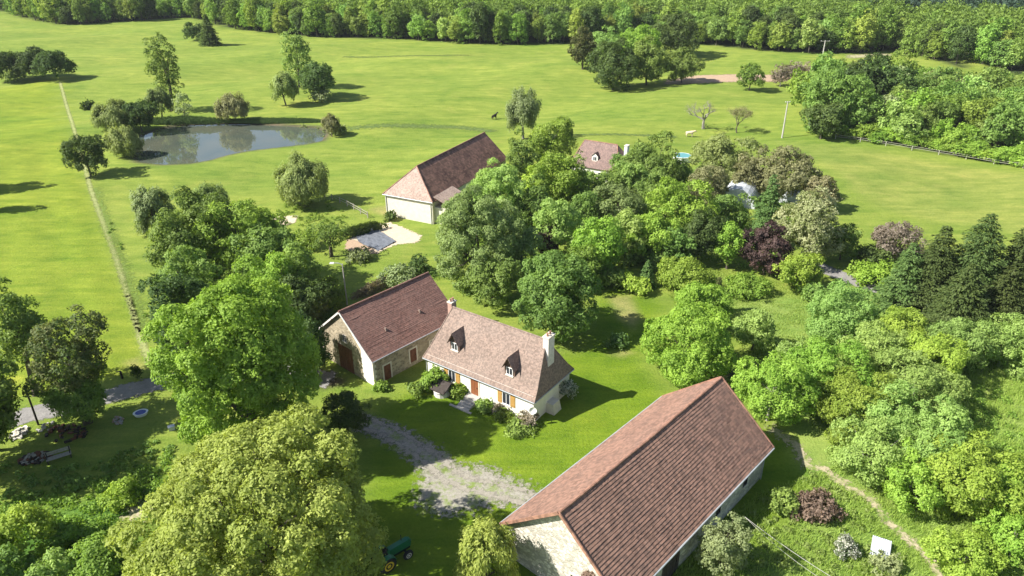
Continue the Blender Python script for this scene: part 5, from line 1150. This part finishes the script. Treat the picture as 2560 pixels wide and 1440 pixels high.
# poles
def pole(name, label, px, py, h, arm, mat, lamp=None, r=.16, yaw=0):
    P = G(px, py); e = empty(name, tuple(P), yaw, label, 'pole' if not lamp else 'street lamp'); q = MB(); q.tube([(0, 0, -.3), (0, 0, h)], [r, r * .62], 8); q.build('shaft', mat, e)
    if arm:
        q = MB(); q.bar((-arm, 0, h - .25), (arm, 0, h - .25), .1, .12); q.build('crossarm', mat, e)
        for x in (-arm * .9, 0, arm * .9): q = MB(); q.lathe([(0, .05), (.12, .08), (.2, .05)], (x, 0, h - .18), (0, 0, 1), 8); q.build('insulator', WHITE, e)
    if lamp:
        q = MB(); q.tube([(0, 0, h - .15), (-.5, 0, h + .12), (-1.3, 0, h + .15)], .05, 6); q.build('bracket', ZINC, e)
        q = MB(); q.box((-1.75, -.16, h + .06), (-1.1, .16, h + .22), 0, (-1.65, -1.15, -.1, .1)); q.build('lamp_head', WHITE, e)
    return e
pole('utility_pole', 'grey concrete utility pole standing on the open meadow', 1955, 345, 9.0, .55, CONCRETE, r=.22)
pole('utility_pole', 'distant utility pole with crossarm before the far wood', 2052, 165, 9.0, 1.6, CONCRETE, r=.28)
pole('street_lamp', 'grey street lamp behind the bright green round bush', 868, 762, 6.3, 0, CONCRETE, lamp=True, r=.12)
P1 = flat(1862, 1292, 3.0); P2 = flat(2125, 1470, 2.4); P1b = flat(1868, 1300, 2.7)
for k, (dy, lbx) in enumerate([(0, 'upper pale cable running from the barn eave over the orchard grass'), (.55, 'lower pale cable sagging from the barn eave over the grass')]):
    mb = MB(); mb.tube([P1 + (P2 - P1) * t + np.array([-dy * t, -dy * .3 * t, -dy * .4 * t - (.5 + dy) * 4 * t * (1 - t) * .5]) for t in np.linspace(0, 1.5, 14)], .02 - .006 * k, 5); tag(mb.build('cable', CONCRETE), lbx, 'cable')
# animals: one skinned surface each
def animal(name, label, cat, px, py, yaw, sc, coat, neck_up, patch=None):
    P = G(px, py); V = []; E_ = []; Rr = []
    def ad(p, r, par=None):
        V.append(Vector(p) * sc); Rr.append(r * sc)
        if par is not None: E_.append((par, len(V) - 1))
        return len(V) - 1
    hip = ad((-.62, 0, 1.05), .30); mid = ad((-.1, 0, 1.0), .34, hip); sh = ad((.5, 0, 1.08), .29, mid)
    n1 = ad((.78, 0, 1.2 + .15 * neck_up), .19, sh); n2 = ad((1.02, 0, 1.2 + .42 * neck_up), .15, n1); hd = ad((1.2, 0, 1.15 + .5 * neck_up), .14, n2); mz = ad((1.45, 0, .98 + .45 * neck_up), .09, hd)
    for sgn in (-1, 1):
        ad((1.12, sgn * .16, 1.32 + .52 * neck_up), .035, hd)
        k = ad((-.62, sgn * .2, .72), .16, hip); h2 = ad((-.76, sgn * .2, .42), .085, k); f = ad((-.68, sgn * .2, .12), .06, h2); ad((-.64, sgn * .2, .02), .07, f)
        k = ad((.5, sgn * .18, .72), .13, sh); h2 = ad((.53, sgn * .18, .42), .075, k); f = ad((.5, sgn * .18, .12), .058, h2); ad((.53, sgn * .18, .02), .065, f)
    t1 = ad((-.9, 0, 1.12), .05, hip); t2 = ad((-1.02, 0, .8), .035, t1); ad((-1.0, 0, .5), .05, t2)
    me = bpy.data.meshes.new(name); me.from_pydata(V, E_, []); o = link(name, me, None, tuple(P), yaw)
    sk = o.modifiers.new('skin', 'SKIN'); o.modifiers.new('sub', 'SUBSURF').render_levels = 2
    for i, r in enumerate(Rr): me.skin_vertices[0].data[i].radius = (r, r)
    me.skin_vertices[0].data[0].use_root = True
    dg = bpy.context.evaluated_depsgraph_get(); ev = o.evaluated_get(dg); m2 = bpy.data.meshes.new_from_object(ev); o.modifiers.clear(); o.data = m2
    m2.materials.clear(); m2.materials.append(coat); m2.polygons.foreach_set('use_smooth', [True] * len(m2.polygons))
    return tag(o, label, cat)
animal('cow', 'cream cow standing on the meadow beyond the garden', 'cow', 1724, 342, -.15, 1.12, plain('cream_coat', (.62, .50, .36), .9, .12, 2), .35)
animal('horse', 'dark horse standing alone on the meadow by the birch', 'horse', 1236, 298, .75, 1.0, plain('dark_coat', (.025, .02, .018), .7, .2, 3), 1.0)
# trees standing outside the view whose shade falls across the west side
for (x, y, ww, hh) in [(-135, 1030, 290, 14), (-120, 395, 130, 12), (-60, 470, 60, 8)]:
    tree(B, 'shade tree standing past the edge of the field', 'tree', x, y, ww, hh, 'mid', leaf=.5, tc=.15, group='shade trees past the field edge')
# climbing plant on the gable of the long barn
L, W = 12.18, 6.07; gg = np.random.default_rng(8); n_ = 1500
yy = gg.normal(-2.9, .75, n_); zz = gg.uniform(.2, 4.6, n_) * np.exp(-((yy + 2.9) / 1.7) ** 2); ok = np.abs(yy + 2.9) < 2.2; yy, zz = yy[ok], zz[ok]; n_ = len(yy)
Pp = np.stack([np.full(n_, -L + .45 - .04) - gg.uniform(0, .16, n_), yy, zz], -1); o = link('climbing_plant', quadmesh('climbing_plant', leaves(Pp, np.array([-1, 0, .3]) + gg.normal(0, .4, (n_, 3)), .2, gg), np.clip(gg.normal(.4, .25, n_), 0, 1), LEAF['brush']), None, tuple(lb.location), lb.rotation_euler.z)
tag(o, 'brownish climbing plant on the pale gable of the long barn', 'creeper')

# thin summer air: one box round everything but the sky
mb = MB(); mb.box((-1700, -260, -4), (1700, 2600, 330)); hz = mb.build('haze', None)
hm = bpy.data.materials.new('haze_air'); hm.use_nodes = True; n = hm.node_tree.nodes; n.clear()
pv = n.new('ShaderNodeVolumePrincipled'); pv.inputs['Density'].default_value = .00007; pv.inputs['Color'].default_value = (.86, .92, 1, 1)
o = n.new('ShaderNodeOutputMaterial'); hm.node_tree.links.new(pv.outputs[0], o.inputs['Volume'])
hz.data.materials.clear(); hz.data.materials.append(hm); hz['kind'] = 'stuff'; hz['label'] = 'thin pale summer air over the valley'; hz['category'] = 'haze'
scene.cycles.volume_bounces = 0
